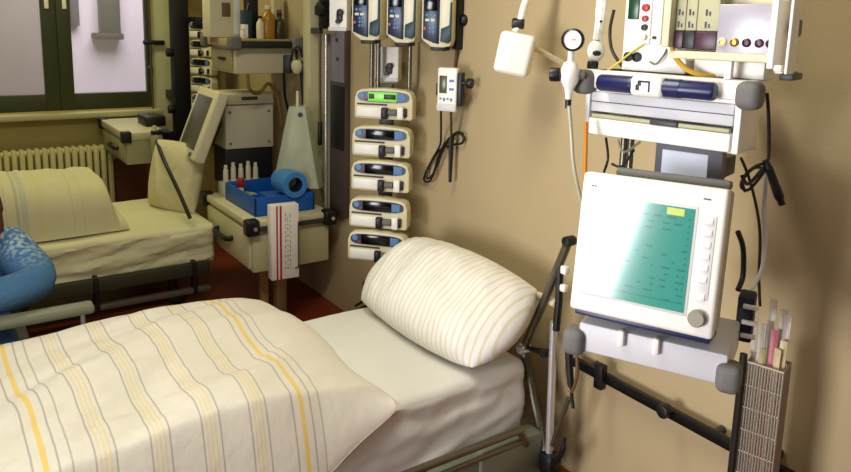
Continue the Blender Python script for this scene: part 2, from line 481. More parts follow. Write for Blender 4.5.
tag(dv, 'puffy striped duvet with yellow lines spread over the foreground bed', 'duvet')

pl = pillow('pillow', pillow_m, .80, .40, .25, 2.1, .25, 1.5)
tag(pl, 'white striped pillow propped against the head bar of the foreground bed', 'pillow')
def place(o, c, ax, ay):
    ax = Vector(ax).normalized(); az = ax.cross(Vector(ay)).normalized(); ay = az.cross(ax)
    o.matrix_world = Matrix(((ax.x, ay.x, az.x, c[0]), (ax.y, ay.y, az.y, c[1]), (ax.z, ay.z, az.z, c[2]), (0, 0, 0, 1)))
place(pl, (1.51, 2.06, .612), (0.03, -1, 0.0), (.80, 0, .60))

# ------------------------------------------------------------------ far bed
bed2 = thing('hospital_bed', 'hospital bed with dark side frame beside the window radiator', 'bed', (0, 0, 0))
q = MB(); q.box(-.7, 1.2, 3.95, 4.62, .17, .25, .01); q.build('frame', bed_dark, bed2)
MB().box(-.7, 1.22, 3.84, 3.88, .20, .275, .012).build('side_rail', M('olive bed rail', '3C3E2C', .5, .2), bed2)
MB().box(-.7, 1.22, 3.83, 3.87, .105, .135, .008).build('lower_rail', M('dim bed rail', '5C564A', .5, .2), bed2)
for xx in (.30, .62, 1.12): MB().box(xx, xx + .025, 3.825, 3.885, .10, .285, .006).build('rail_clamp', black, bed2)
for xx in (-.5, 1.05):
    for yy in (3.98, 4.58):
        lg = MB().cyl((xx, yy, .09), (xx, yy, .18), .025).build('leg', bed_dark, bed2)
        MB().cyl((xx + .02, yy - .02, .05), (xx + .02, yy + .02, .05), .05, bev=.01, seg=24).build('wheel', black, lg)
mt2 = mattress('mattress', sheet_y, -.7, 1.27, 3.89, 4.72, .255, .46, 7.7, .02)
tag(mt2, 'mattress in a creamy sheet on the far bed', 'mattress')
def r_T(x, y, a, b): return .30 - .04 * a - .17 * min(1, max(0, (a - .86) / .06)) + .03 * fbm(x * 4, y * 4, 2.2, 3) + .012 * fbm(x * 12, y * 5, 6., 3)
dv2 = cloth_slab('folded_duvet', duvet_y, 90, 60, lambda a, b: .22 + a * .60 - .02 * b, lambda a, b: 4.27 + b * .31 + .03 * a,
                 lambda x, y, a, b: .466, r_T, 40, 4, lambda x, y, a, b: (x + .05 * y - .02, y))
tag(dv2, 'rolled up striped duvet lying on the far bed', 'duvet')
pl2 = pillow('pillow', pillow_y, .38, .42, .17, 5.3, .10, 1.0)
tag(pl2, 'plain creamy pillow standing on end at the head of the far bed', 'pillow')
place(pl2, (1.19, 4.36, .655), (.50, -.86, -.05), (.16, .10, .97))
cb_ = MB(); cb_.tube([onY(157, 141, 4.55), onY(163, 158, 4.3), onY(177, 188, 4.1), onY(190, 218, 3.93)], .011)
cbo = cb_.build('support_rod', black)
tag(cbo, 'thin black rod slanting in front of the standing pillow on the far bed', 'rod')

# ------------------------------------------------------------------ person
def skinned(name, m, V, E, parent=None, root=0, sub=2):
    me = bpy.data.meshes.new(name); me.from_pydata([v[0] for v in V], E, [])
    o = bpy.data.objects.new(name, me); COL.objects.link(o)
    me.materials.append(m)
    sk = o.modifiers.new('skin', 'SKIN'); sk.use_smooth_shade = True
    for i, v in enumerate(V):
        rr = v[1] if hasattr(v[1], '__len__') else (v[1], v[1])
        me.skin_vertices[0].data[i].radius = rr
        me.skin_vertices[0].data[i].use_root = (i == root)
    ss = o.modifiers.new('sub', 'SUBSURF'); ss.levels = sub; ss.render_levels = sub
    if parent: o.parent = parent
    return o
pr = thing('person', 'person in a blue knitted sweater sitting behind the foreground bed, arm on its raised rail', 'person', (0, 0, 0))
V = []; E = []
def pt(p, r, prev=None):
    V.append((Vector(p), r)); k = len(V) - 1
    if prev is not None: E.append((prev, k))
    return k
# pelvis root
pelvis = pt((.02, 3.06, .47), (.13, .11))
waist = pt((.02, 3.05, .58), (.115, .09), pelvis); chest = pt((.04, 2.97, .70), (.14, .10), waist); up = pt((.05, 2.93, .79), (.115, .08), chest)
neck = pt((.045, 2.90, .88), .045, up); jaw = pt((.035, 2.85, .95), (.055, .06), neck); head = pt((.035, 2.86, 1.03), (.072, .085), jaw); crown = pt((.035, 2.88, 1.10), (.055, .065), head)
nose = pt((.035, 2.765, 1.00), .012, head)
arms = {}
for sx in (1, -1):
    sh = pt((.05 + sx * .15, 2.92, .765), .062, up)
    e_ = (.285, 2.70, .685) if sx > 0 else (-.24, 2.72, .69)
    ua = pt(Vector((.05 + sx * .15, 2.92, .765)).lerp(Vector(e_), .5), .056, sh)
    el = pt(e_, .05, ua)
    wz = (.04, 2.60, .685) if sx > 0 else (-.04, 2.66, .70)
    fa = pt(Vector(e_).lerp(Vector(wz), .5), .045, el)
    wr = pt(wz, .025, fa)
    dirx = -1 if sx > 0 else 1
    palm = pt(Vector(wz) + Vector((dirx * .06, -.005, .0)), (.036, .016), wr)
    for k, (oy, L) in enumerate(((-.028, .062), (-.009, .072), (.010, .068), (.028, .052))):
        b0 = Vector(wz) + Vector((dirx * .085, oy, .0))
        c1 = pt(b0, .0095, palm); c2 = pt(b0 + Vector((dirx * L * .5, 0, -.004)), .0088, c1); pt(b0 + Vector((dirx * L, 0, -.02)), .0075, c2)
    th = pt(Vector(wz) + Vector((dirx * .045, -.035, .008)), .011, palm); pt(Vector(wz) + Vector((dirx * .08, -.06, .0)), .009, th)
    hip = pt((.02 + sx * .085, 3.02, .465), .085, pelvis); kn = pt((.02 + sx * .11, 2.66, .46), .06, hip)
    md = pt((.02 + sx * .11, 2.68, .28), .05, kn); an = pt((.02 + sx * .11, 2.72, .08), .035, md)
    pt((.02 + sx * .12, 2.58, .035), (.035, .022), an)
body = skinned('body', skin_m, V, E, pr)
def sub(name, m, idx, grow, parent):
    ii = {k: i for i, k in enumerate(idx)}
    VV = [(V[k][0], tuple(x + grow + (.022 if k in (waist, chest, up, pelvis) and name == 'sweater' else 0) for x in (V[k][1] if hasattr(V[k][1], '__len__') else (V[k][1],) * 2))) for k in idx]
    EE = [(ii[a], ii[b]) for a, b in E if a in ii and b in ii]
    return skinned(name, m, VV, EE, parent)
# knitted sweater with pale yoke flecks
sw = bpy.data.materials.new('blue knitted wool'); sw.use_nodes = True
nt = sw.node_tree; bs = nt.nodes['Principled BSDF']; bs.inputs['Roughness'].default_value = .95
tc = nt.nodes.new('ShaderNodeTexCoord'); sx_ = nt.nodes.new('ShaderNodeSeparateXYZ'); nt.links.new(tc.outputs['Object'], sx_.inputs[0])
vo = nt.nodes.new('ShaderNodeTexNoise'); vo.inputs['Scale'].default_value = 60; vo.inputs['Detail'].default_value = 3; nt.links.new(tc.outputs['Object'], vo.inputs['Vector'])
mr = nt.nodes.new('ShaderNodeMapRange'); mr.inputs['From Min'].default_value = .74; mr.inputs['From Max'].default_value = .82; nt.links.new(sx_.outputs['Z'], mr.inputs['Value'])
mr2 = nt.nodes.new('ShaderNodeMapRange'); mr2.inputs['From Min'].default_value = .45; mr2.inputs['From Max'].default_value = .62; nt.links.new(vo.outputs['Fac'], mr2.inputs['Value'])
mm = nt.nodes.new('ShaderNodeMath'); mm.operation = 'MULTIPLY'; nt.links.new(mr.outputs[0], mm.inputs[0]); nt.links.new(mr2.outputs[0], mm.inputs[1])
mx = nt.nodes.new('ShaderNodeMix'); mx.data_type = 'RGBA'; mx.inputs['A'].default_value = lin('3E6890'); mx.inputs['B'].default_value = lin('A8BCC4')
nt.links.new(mm.outputs[0], mx.inputs['Factor']); nt.links.new(mx.outputs['Result'], bs.inputs['Base Color'])
bp = nt.nodes.new('ShaderNodeBump'); bp.inputs['Strength'].default_value = .5; bp.inputs['Distance'].default_value = .01
nt.links.new(vo.outputs['Fac'], bp.inputs['Height']); nt.links.new(bp.outputs['Normal'], bs.inputs['Normal'])
def chain(sx): # indices of shoulder..wrist of a side
    base = 9 if sx > 0 else None
    return base
nper = 5 + 1 + 12 + 2 + 5
a0 = 9; a1 = 9 + nper
sub('sweater', sw, [pelvis, waist, chest, up, neck] + list(range(a0, a0 + 5)) + list(range(a1, a1 + 5)), .022, pr)
l0 = a0 + 5 + 1 + 12 + 2; l1 = a1 + 5 + 1 + 12 + 2
sub('trousers', jeans_m, [pelvis, l0, l0 + 1, l0 + 2, l0 + 3, l1, l1 + 1, l1 + 2, l1 + 3], .018, pr)
q = MB(); q.sph((.035, 2.875, 1.05), (.092, .108, .095)); q.sph((.0, 2.97, .95), (.10, .05, .13))
for sx in (1, -1): q.tube([(.035 + sx * .085, 2.85, 1.05), (.035 + sx * .115, 2.85, .97), (.035 + sx * .125, 2.84, .88), (.035 + sx * .12, 2.84, .81)], [.02, .03, .024, .012])
q.build('hair', hair_m, pr)
for sx in (1, -1): MB().sph((.035 + sx * .03, 2.775, 1.025), .008, 0, 10).build('eye', black, pr)
MB().sph((.035, 2.78, .955), (.022, .008, .006), 0, 10).build('mouth', M('lips', 'A85A50', .5), pr)
ch = thing('visitor_chair', 'dark visitor chair under the person in the blue sweater', 'chair', (.02, 3.08, 0))
MB().box(-.24, .24, -.22, .22, .30, .345, .015).build('seat', bed_dark, ch)
MB().box(-.24, .06, .20, .24, .45, .68, .015).build('backrest', bed_dark, ch)
for sx in (-1, 1):
    MB().tube([(sx * .2 - .02, .21, 0), (sx * .2 - .02, .21, .62 if sx < 0 else .32)], .012).build('leg', dchrome, ch)
    MB().tube([(sx * .2, -.19, 0), (sx * .2, -.19, .31)], .012).build('leg', dchrome, ch)

# ------------------------------------------------------------------ wall rail
rl = thing('wall_rail', 'black horizontal rail with knobs low on the wall beneath the monitor', 'rail', (WX - .05, 1.2, .46))
MB().box(-.012, .012, -.75, .44, -.018, .014, .004).build('rail', M('dark rail metal', '1A1A18', .35, .5), rl)
for yy in (.38, -.1, -.65): MB().cyl((.012, yy, 0), (.05, yy, 0), .012).build('stand_off', dgrey, rl)
c = onX(603, 362, WX - .06); q = MB(); q.cb((-.018, c.y - 1.2, .005), (.03, .035, .085), .006); q.build('clamp', black, rl)
c = onX(670, 394, WX - .06); q = MB(); q.cyl((-.012, c.y - 1.2, .012), (-.045, c.y - 1.2, .012), .021, bev=.005); q.build('knob', black, rl)

# ------------------------------------------------------------------ near equipment rack (shelf with drawers)
YS = -78
sh = thing('equipment_shelf', 'white wall shelf with grey corner bumpers and shallow drawers above the big monitor', 'shelf', (1.277, .99, 1.406), YS)
W2 = .1755
q = MB(); q.box(-W2, W2, .0, .12, .058, .098, .006); q.box(-W2 - .02, W2 + .012, .03, .12, .07, .098, .004); q.build('shelf_plate', white, sh)
for sx, oo in ((-1, -.004), (1, .012)):
    q = MB(); q.box(sx * W2 + oo - .024, sx * W2 + oo + .024, -.022, .028, .043, .098, .016, seg=4); q.build('corner_bumper', grey, sh)
q = MB(); q.box(-W2, -W2 + .012, 0, .10, -.0485, .058, .003); q.box(W2 - .014, W2, 0, .10, -.0485, .058, .004); q.box(-W2, W2, .012, .10, .05, .06, .002); q.box(-W2, W2, .09, .10, -.0485, .058, .002)
q.box(-W2, W2, .012, .095, -.0485, -.04, .002); q.build('drawer_case', white, sh)
dr = MB().box(-W2 + .014, W2 - .016, .003, .085, .006, .05, .003).build('drawer', greyw, sh)
MB().box(-W2 + .014, W2 - .016, -.001, .004, .028, .0295, 0).build('drawer_groove', dgrey, dr)
dr = MB().box(-W2 + .014, W2 - .016, -.004, .085, -.046, -.008, .004).build('drawer', white, sh)
MB().box(-W2 + .02, W2 - .02, -.002, .01, -.007, .001, .001).build('drawer_lip', M('greenish lip', 'B0B088', .5), dr)
MB().box(-.012, .05, -.008, .004, -.008, .003, .003).build('drawer_handle', dgrey, dr)
for xx in (-.140, -.122): MB().cyl((xx, .13, -.28), (xx, .13, .85), .008).build('support_pole', dchrome, sh)
q = MB(); q.box(-.15, .13, .115, .145, .0, .05, .004); q.box(-.02, .04, .14, .50, .0, .05, .004); q.build('wall_bracket', dgrey, sh)
# blue rod clipped on shelf front
c1, c2 = Vector((-.130, -.022, .074)), Vector((.130, -.022, .074))
bt = thing('hand_tube', 'dark blue tube with a white label clipped to the front of the white shelf', 'tube', (1.277, .99, 1.406), YS)
q = MB(); q.cyl(c1, c2, .0185, seg=24, bev=.006); q.cyl(c1 + Vector((.08, 0, 0)), c1 + Vector((.19, 0, 0)), .0195, seg=24); q.build('tube_body', dblue, bt)
q = MB(); q.box(-.046, .028, -.045, -.004, .052, .0965, .012, seg=4); lb = q.build('label_band', white, bt)
q = MB(); q.box(-.030, -.022, -.0465, -.044, .066, .078, .001); q.box(-.024, .0, -.0465, -.044, .083, .087, .001); q.box(-.002, .002, -.0465, -.044, .064, .087, .001); q.box(-.026, -.018, -.0465, -.044, .076, .086, .001)
q.build('label_mark', black, lb)

# pale panel behind, cables between shelf and monitor
pn = thing('back_display', 'pale blue grey panel in a grey frame between the drawers and the monitor', 'panel', D(686, 178, 1.68), -74)
MB().box(-.078, .078, 0, .03, -.05, .075, .004).build('panel_frame', M('violet grey frame', '6A6874', .5), pn)
MB().box(-.060, .046, -.003, .004, -.04, .06, .002).build('panel_face', M('glowing pale blue face', 'DCE6F6', .4, emit=('DCE6F6', .25)), pn)  # faint glow added to the face, as little light reaches it
MB().box(-.02, .02, .03, .30, -.03, .02, .003).build('panel_arm', dgrey, pn)

# modules on the shelf
md = thing('pacing_unit', 'white box unit with dark green display and two round sockets on the white shelf', 'medical device', (1.277, .99, 1.406 + .0985), YS)
q = MB(); q.box(-.122, .03, .055, .115, 0, .26, .006); q.build('housing', white, md)
MB().box(-.112, -.086, .051, .058, .115, .17, .002).build('display', M('dark green display', '123C22', .3), md)
for xx in (-.104, -.083):
    q = MB(); q.lathe([(.011, 0), (.011, .006), (.006, .008), (.006, .004)], (xx, .056, .032), (0, -1, 0), 18); q.build('socket', black, md)
mr_ = thing('module_rack', 'monitor module rack with purple lower strip and round sockets, standing on the white shelf', 'medical device', (1.277, .99, 1.406 + .0985), YS)
k = .00232
k = .00205
def lx(px): return (px - 648.5) * k - .0355 - .0
def lz(py): return .0727 + (41 - py) * k
q = MB(); q.box(lx(676), lx(771), .06, .14, lz(62), lz(-30), .003); q.box(lx(673), lx(776), .0, .09, lz(59), lz(51), .003); q.build('rack_body', cream, mr_)
bpn = MB().box(lx(643), lx(654.5), -.012, .1, lz(46), lz(-30), .003).build('button_module', white, mr_)
for py, m_ in ((9, red), (20, red), (29, black), (39, cream)): MB().cyl((lx(648.5), -.010, lz(py)), (lx(648.5), -.020, lz(py)), .0065 if py != 9 else .008, seg=14, bev=.002).build('button', m_, bpn)
wm = MB().box(lx(655), lx(666.5), -.012, .1, lz(46), lz(-30), .003).build('plug_module', white, mr_)
MB().cyl((lx(660), -.010, lz(39)), (lx(660), -.018, lz(39)), .0035, seg=12).build('socket', black, wm)
MB().box(lx(667), lx(675), -.012, .1, lz(48), lz(-30), .003).build('side_module', cream, mr_)
for a_, b_ in ((675.5, 685.5), (686, 697), (697.5, 719)):
    mo = MB().box(lx(a_), lx(b_), .012, .1, lz(31), lz(-30), .002).build('upper_module', M('pale olive module', 'BAB890', .5), mr_)
    qq = MB()
    for zz in (10, 22):
        qq.box(lx((a_ + b_) / 2 - 2.5), lx((a_ + b_) / 2 - 1), .010, .014, lz(zz + 6), lz(zz), 0); qq.box(lx((a_ + b_) / 2 + 1), lx((a_ + b_) / 2 + 2.2), .010, .014, lz(zz + 6), lz(zz + 2), 0)
    qq.build('module_marks', dgrey, mo)
for a_, b_, m_ in ((675.5, 685, purple), (685, 697, black), (697, 719, purple)): MB().box(lx(a_), lx(b_), .009, .1, lz(49), lz(31.5), .002).build('lower_module', m_, mr_)
sp = MB().box(lx(719.5), lx(771), .007, .1, lz(52), lz(5), .002).build('socket_panel', M('lilac grey panel', 'B4B0BA', .35, .2), mr_)
for px, m_ in ((725.5, M('pale socket', 'E6D8A0', .4)), (737, brass), (748.5, purple), (760, purple), (770, purple)):
    q = MB(); q.lathe([(.0085, 0), (.0085, .004), (.005, .006), (.005, .003)], (lx(px), .008, lz(41)), (0, -1, 0), 18); q.build('socket', m_, sp)
q = MB(); q.box(lx(771), lx(777), -.012, .1, lz(64), lz(-6), .003); q.box(lx(777), lx(784), -.008, .005, lz(2), lz(-3), .002); q.box(lx(777), lx(784), -.008, .005, lz(66), lz(60), .002); q.box(lx(787), lx(790), -.012, .03, lz(68), lz(-6), .003); q.box(lx(777), lx(784), .0, .1, lz(68), lz(64), .002)
q.build('end_frame', white, mr_)
MB().box(lx(780), lx(784), .05, .09, lz(34), lz(18), .004).build('teal_connector', teal_d, mr_)
MB().box(lx(775), lx(788), .04, .10, lz(75), lz(68), .004).build('lower_bracket', dgrey, mr_)
q = MB(); q.box(lx(730), lx(737), .004, .02, 0.0, lz(58), .003); q.box(lx(690), lx(760), .05, .11, 0, lz(58), .003); q.build('rack_foot', white, mr_)
# tubes and wires on the shelf
def worldtube(name, pts, r, m, label, cat, group=None, **k):
    q = MB(); q.tube(pts, r, **k); o = q.build(name, m); return tag(o, label, cat, group)
zs = 1.60
worldtube('yellow_tube', [D(672, 47, 1.55), D(676, 58, 1.525), D(688, 70, 1.51), D(705, 75.5, 1.505), D(720, 75.5, 1.51), D(734, 70, 1.53), D(746, 64, 1.56)], .0055, yellow_t, 'thick yellow tube looping under the module rack', 'tube')
worldtube('sensor_wire', [D(604, 73, 1.66), D(618, 63, 1.64), D(632, 52, 1.62), D(645, 43.5, 1.58)], .0025, ygreen_t, 'thin yellow green wire rising to the button module', 'wire')
worldtube('patch_cable', [D(650, 62, 1.60), D(656, 64, 1.58), D(664, 55, 1.57), D(668, 46, 1.58)], .0022, grey, 'thin grey cable between the round sockets and the module rack', 'cable')
worldtube('black_cable', [D(614, 10, 1.80), D(610, 30, 1.80), D(612, 50, 1.80), D(622, 66, 1.76)], .004, black, 'dark cable loop beside the poles left of the white box unit', 'cable')

# ------------------------------------------------------------------ big monitor
YM, TM = -65.5, math.radians(8)
mn = thing('patient_monitor', 'large white monitor with teal screen and side buttons on an angled mount', 'monitor', (1.156, .898, 1.160), YM)
mn.rotation_euler = (-TM, 0, math.radians(YM))
w2, h2 = .1425, .145
q = MB(); q.box(-w2, w2, .0, .035, -h2, h2, .008, seg=3); q.build('front_bezel', white, mn)
q = MB(); q.box(-w2 + .004, w2 - .002, .03, .095, -h2 + .004, h2 - .006, .006); q.box(-w2 + .03, w2 - .03, .09, .13, -h2 + .03, h2 - .05, .01); q.build('housing', M('greyish white casing', 'BDB9AE', .45), mn)
sx0, sx1, sz0, sz1 = -.116, .086, -.103, .100
q = MB(); q.box(sx0 - .006, sx1 + .006, -.0015, .004, sz0 - .006, sz1 + .006, .001); q.build('screen_frame', M('pale screen frame', 'D8DAD4', .4), mn)
scr = MB().box(sx0, sx1, -.003, .004, sz0, sz1, 0).build('screen', teal_scr, mn)
rnd = random.Random(3)
for i in range(14):
    q = MB(); q.box(sx1 - .010, sx1 - .006, -.0036, -.002, sz1 - .024 - i * .0125, sz1 - .0205 - i * .0125, 0)
    zz = sz1 - .024 - i * .0125
    x_ = sx0 + .075 + rnd.random() * .01
    while x_ < sx1 - .012:
        L = .004 + rnd.random() * .014
        if rnd.random() < .5: q.box(x_, min(x_ + L, sx1 - .006), -.0036, -.002, zz, zz + .0035, 0)
        x_ += L + .008 + rnd.random() * .012
    q.build('readout_row', teal_dk, scr)
MB().box(sx0 + .02, sx1 - .003, -.0035, -.002, sz0 + .016, sz0 + .0175, 0).build('readout_rule', teal_dk, scr)
MB().box(sx1 - .052, sx1 - .019, -.0037, -.002, sz1 - .017, sz1 - .003, 0).build('readout_field', yel_scr, scr)
MB().box(.099, .127, -.002, .002, -.070, .092, .002).build('button_strip', M('pale grey strip', 'DCDAD6', .45), mn)
for i in range(7):
    zz = .082 - i * .0225; zz -= .012 if i == 6 else 0
    MB().box(.103, .122, -.005, .002, zz - .008, zz + .006, .003).build('button', M('grey white button', 'EDEBE6', .4), mn)
q = MB(); q.lathe([(.0165, 0), (.0165, .012), (.014, .016), (0.001, .016)], (.112, .001, -.107), (0, -1, 0), 24); q.build('dial_knob', M('olive grey knob', '8A8672', .45), mn)
q = MB(); q.box(-.122, -.117, -.001, .002, .117, .120, 0); q.box(-.115, -.111, -.001, .002, .117, .1195, 0); q.box(.098, .112, -.001, .002, .121, .124, 0); q.build('small_print', grey, mn)
q = MB(); q.box(-.09, w2 - .006, .05, .085, h2 - .004, h2 + .014, .005); q.build('top_handle', grey, mn)
q = MB(); q.box(-w2 + .012, w2 - .004, .004, .085, -h2 - .009, -h2 + .004, .003); q.build('base_strip', M('navy base', '141E44', .4), mn)

# tray below
tr = thing('monitor_tray', 'white tray with grey corner bumpers carrying the big monitor', 'tray', D(650, 352, 1.475), -64)
q = MB(); q.box(-.150, .146, .0, .20, -.034, .030, .006); q.build('tray_board', greyw, tr)
for xx in (-.158, .150): q = MB(); q.box(xx - .023, xx + .023, -.020, .035, -.044, .014, .016, seg=4); q.build('corner_bumper', grey, tr)
for px in (-.058, .012): MB().box(px - .007, px + .007, -.015, .01, .0, .036, .005).build('peg', white, tr)
q = MB(); q.box(-.02, .02, .19, .5, -.03, .0, .004); q.build('tray_arm', dgrey, tr)

# ------------------------------------------------------------------ lamp, gauge and boom arm
lm = thing('reading_lamp', 'white reading lamp head on a white arm beside the wall', 'lamp', D(515, 54, 2.42), -48)
k = 2.42 / FPX
q = MB(); q.box(-17.5 * k, 17.5 * k, -.04, .07, -21 * k, 21 * k, .018, seg=5); o = q.build('lamp_head', white, lm); o.rotation_euler = (0, math.radians(10), 0)
q = MB(); q.tube([(-2 * k, .02, 22 * k), (3 * k, .02, 33 * k), (9 * k, .03, 58 * k), (30 * k, .12, 110 * k)], .012, smooth=3); q.build('upper_arm', white, lm)
MB().cyl((1 * k - .02, .02, 30 * k), (1 * k + .02, .02, 30 * k), .018, bev=.004).build('joint', black, lm)
li = lm.matrix_basis.inverted() if False else None
import mathutils
lmw = Matrix.Translation(lm.location) @ Matrix.Rotation(math.radians(-48), 4, 'Z'); inv = lmw.inverted()
q = MB(); q.tube([inv @ D(531, 46, 2.42), inv @ onX(568, 66, WX)], .010); q.build('wall_arm', cream, lm)
q = MB(); e_ = Vector((30 * k, .12, 110 * k)); wl = lmw @ e_; q.tube([e_, inv @ Vector((WX, wl.y, wl.z + .02))], .012); q.build('upper_wall_arm', white, lm)

ga = thing('pressure_gauge', 'white regulator with round black rimmed dial fixed at the left end of the white shelf', 'gauge', D(567, 75, 1.63), -60)
k = 1.63 / FPX
q = MB(); q.lathe([(.023, 0), (.0255, .004), (.0255, .014), (.021, .018), (.021, .012)], (4 * k, .008, 35 * k), (0, -1, 0), 28)
dl = q.build('dial_rim', black, ga)
q = MB(); q.lathe([(.0205, 0), (.0205, .001)], (4 * k, -.004, 35 * k), (0, -1, 0), 28); q.build('dial_face', white, dl)
q = MB(); q.box(4 * k - .001, 4 * k + .008, -.0075, -.006, 35 * k - .001, 35 * k + .001, 0); q.build('dial_needle', red, dl)
q = MB(); q.lathe([(.006, -.06), (.008, -.045), (.011, -.03), (.020, -.014), (.022, .008), (.015, .026), (.007, .032), (.007, .06)], (2 * k, .008, 0), (0, 0, 1), 20); q.build('regulator_body', white, ga)
MB().cyl((-7 * k, .004, 0), (-18 * k, .0, -.001), .016, bev=.004).build('control_knob', black, ga)
MB().cyl((8 * k, .008, 0), (-7 * k, .008, 0), .012).build('valve_stem', cream, ga)
MB().cyl((2 * k, .008, -.055), (2 * k, .008, -.075), .007).build('hose_nozzle', black, ga)
q = MB(); q.cyl((4 * k, .01, 0), (15 * k, .02, .002), .011); q.build('mount', grey, ga)
worldtube('suction_hose', [D(569, 106, 1.63), D(571, 130, 1.64), D(573, 160, 1.65), D(578, 188, 1.66), D(586, 212, 1.68), D(600, 225, 1.72)], .0045, clear_t, 'clear greyish hose hanging from the pressure gauge', 'hose')
worldtube('orange_hose', [D(586, 122, 1.62), D(585.5, 150, 1.61), D(585, 178, 1.60), D(588, 190, 1.60)], .005, orange_t, 'short straight orange hose between the drawers and the monitor', 'hose')

bm_ = thing('boom_arm', 'white jointed boom arm with rounded end behind the left corner of the white shelf', 'arm', D(594, 66, 1.70), -40)
k = 1.70 / FPX
q = MB(); q.tube([(6 * k, .0, 150 * k), (4 * k, 0, 66 * k), (3 * k, 0, 40 * k), (2 * k, 0, 26 * k)], [.013, .0135, .012, .012], smooth=5); q.build('arm_tube', white, bm_)
q = MB(); q.sph((1 * k, 0, 15 * k), (.020, .018, .026)); q.build('end_joint', white, bm_)
q = MB(); q.sph((1 * k, -.016, 13 * k), (.010, .005, .0065)); q.sph((3 * k, -.013, 44 * k), (.003, .003, .003)); q.build('joint_button', black, bm_)
q = MB(); q.cyl((-1 * k, 0, 5 * k), (-1.5 * k, 0, -3 * k), .013, bev=.003); q.build('tip', black, bm_)

# ------------------------------------------------------------------ chrome jointed stand by the bed head
AX = 1.665
st = thing('jointed_stand', 'chrome pole stand with jointed arms and black clamps between the bed head and the tray', 'stand', (AX, onX(549, 455, AX).y, 0))
off = Vector(st.location)
def ax_(px, py, dx=0): return onX(px, py, AX + dx) - off
q = MB(); q.tube([ax_(569, 240), ax_(548, 292), ax_(524.5, 347)], .0145, smooth=0); q.build('upper_arm', dchrome, st)
q = MB(); q.tube([ax_(523.5, 349), ax_(534, 400), ax_(545, 452)], .0145, smooth=0); q.build('lower_arm', M('dark worn steel', '5E5A4C', .35, .8), st)
q = MB(); pt0 = ax_(554, 322); q.cyl(Vector((0, 0, .03)), Vector((0, 0, .01)), .016); q.cyl(pt0, ax_(549, 455), .0135); q.cyl(ax_(549, 455), Vector((0, 0, .02)), .0135); q.build('pole', chrome, st)
q = MB(); q.tube([ax_(569, 398), ax_(552, 445)], .009, smooth=0); q.build('brace', dchrome, st)
for a_, r_ in (((524, 348), .02), ((569.5, 241), .017)):
    p = ax_(*a_); q = MB(); q.cyl(p + Vector((-.022, 0, 0)), p + Vector((.02, 0, 0)), r_, bev=.005); q.build('joint', chrome if r_ > .018 else black, st)
q = MB(); q.tube([ax_(528, 348), ax_(548, 353)], [.008, .012, .014], smooth=3); q.cyl(ax_(546, 353) - Vector((.02, 0, 0)), ax_(546, 353) + Vector((.02, 0, 0)), .014); q.tube([ax_(546, 353), ax_(553, 352)], .012, smooth=0); q.build('clamp_screw', black, st)
p = ax_(550, 462); q = MB(); q.cb(p, (.06, .06, .07), .012); q.build('base_clamp', black, st)
q = MB(); q.tube([ax_(553, 462), ax_(562, 452), ax_(565, 438)], [.013, .010, .006]); q.build('lever', black, st)
q = MB(); q.lathe([(.10, 0), (.10, .012), (.03, .03), (.016, .04)], (0, 0, 0)); q.build('foot', black, st)
p = ax_(561, 305); q = MB(); q.tube([ax_(560, 262), ax_(559, 300), ax_(556, 330)], .013, smooth=0); q.build('upper_post', black, st)
p = ax_(565, 270, -.02); q = MB(); q.cb(p, (.022, .026, .028), .006); q.build('connector', white, st); MB().cb(ax_(564, 288, -.02), (.022, .024, .024), .006).build('connector', white, st)
q = MB(); q.tube([ax_(570, 352, -.05), ax_(566, 372, -.05), ax_(571, 392, -.05), ax_(577, 375, -.05), ax_(576, 350, -.05)], .0055, smooth=6); q.build('hook', M('tan hook', '7A5A3A', .4, .4), st)
q = MB(); q.tube([ax_(569, 345, -.045), ax_(570, 375, -.045), ax_(573, 408, -.045)], [.014, .012, .006], smooth=4); q.build('black_grip', black, st)

# ------------------------------------------------------------------ wire basket with packets
bc = D(763, 415, 1.78)
bz = D(763, 358, 1.78).z - .405
bk = thing('wire_basket', 'tall steel wire basket hung on the wall rail right of the monitor', 'basket', (bc.x, bc.y, bz), -74)
bw, bd, bh = .041, .034, .405
q = MB()
n = 13
for i in range(n + 1):
    x_ = -bw + 2 * bw * i / n
    for y_ in (-bd, bd): q.tube([(x_, y_, 0), (x_, y_, bh)], .0024, 6, 0)
for j in range(1, 8):
    y_ = -bd + 2 * bd * j / 8
    for x_ in (-bw, bw): q.tube([(x_, y_, 0), (x_, y_, bh)], .0024, 6, 0)
for j in range(8):
    z_ = bh * j / 7
    q.tube([(-bw, -bd, z_), (bw, -bd, z_), (bw, bd, z_), (-bw, bd, z_)], .0016 if 0 < j < 7 else .0035, 6, 0, True)
for i in range(9): q.tube([(-bw + 2 * bw * i / 8, -bd, 0), (-bw + 2 * bw * i / 8, bd, 0)], .0018, 6, 0)
q.build('wire_cage', M('dull basket steel', 'B4AC9A', .4, .6), bk)
MB().tube([(-bw - .008, -bd - .004, -.08), (-bw - .008, -bd - .004, bh + .02)], .009, smooth=0).build('corner_post', M('dark steel post', '36342E', .4, .6), bk)
hk = MB(); hk.box(-.015, .015, bd, .26, .47 - bz, .49 - bz, .003); hk.build('rail_hook', dgrey, bk)
bmat = Matrix.Translation(bk.location) @ Matrix.Rotation(math.radians(-74), 4, 'Z')
pk_m = [pvc, pvc, pink_p, yel_p, pvc, yel_p, pvc, pvc, yel_p, pvc]
pk_l = ['clear packet with a white end leaning at the left of the wire basket', 'clear catheter packet second from the left in the wire basket', 'pink packet in the middle of the wire basket', 'yellowish tube packet at the right edge of the wire basket',
        'tallest clear packet at the back of the wire basket', 'short yellowish packet at the front left of the wire basket', 'clear packet behind the pink one in the wire basket', 'clear packet leaning right in the wire basket', 'thin yellowish packet just left of the right edge packet in the basket', 'clear packet before the pink one in the wire basket']
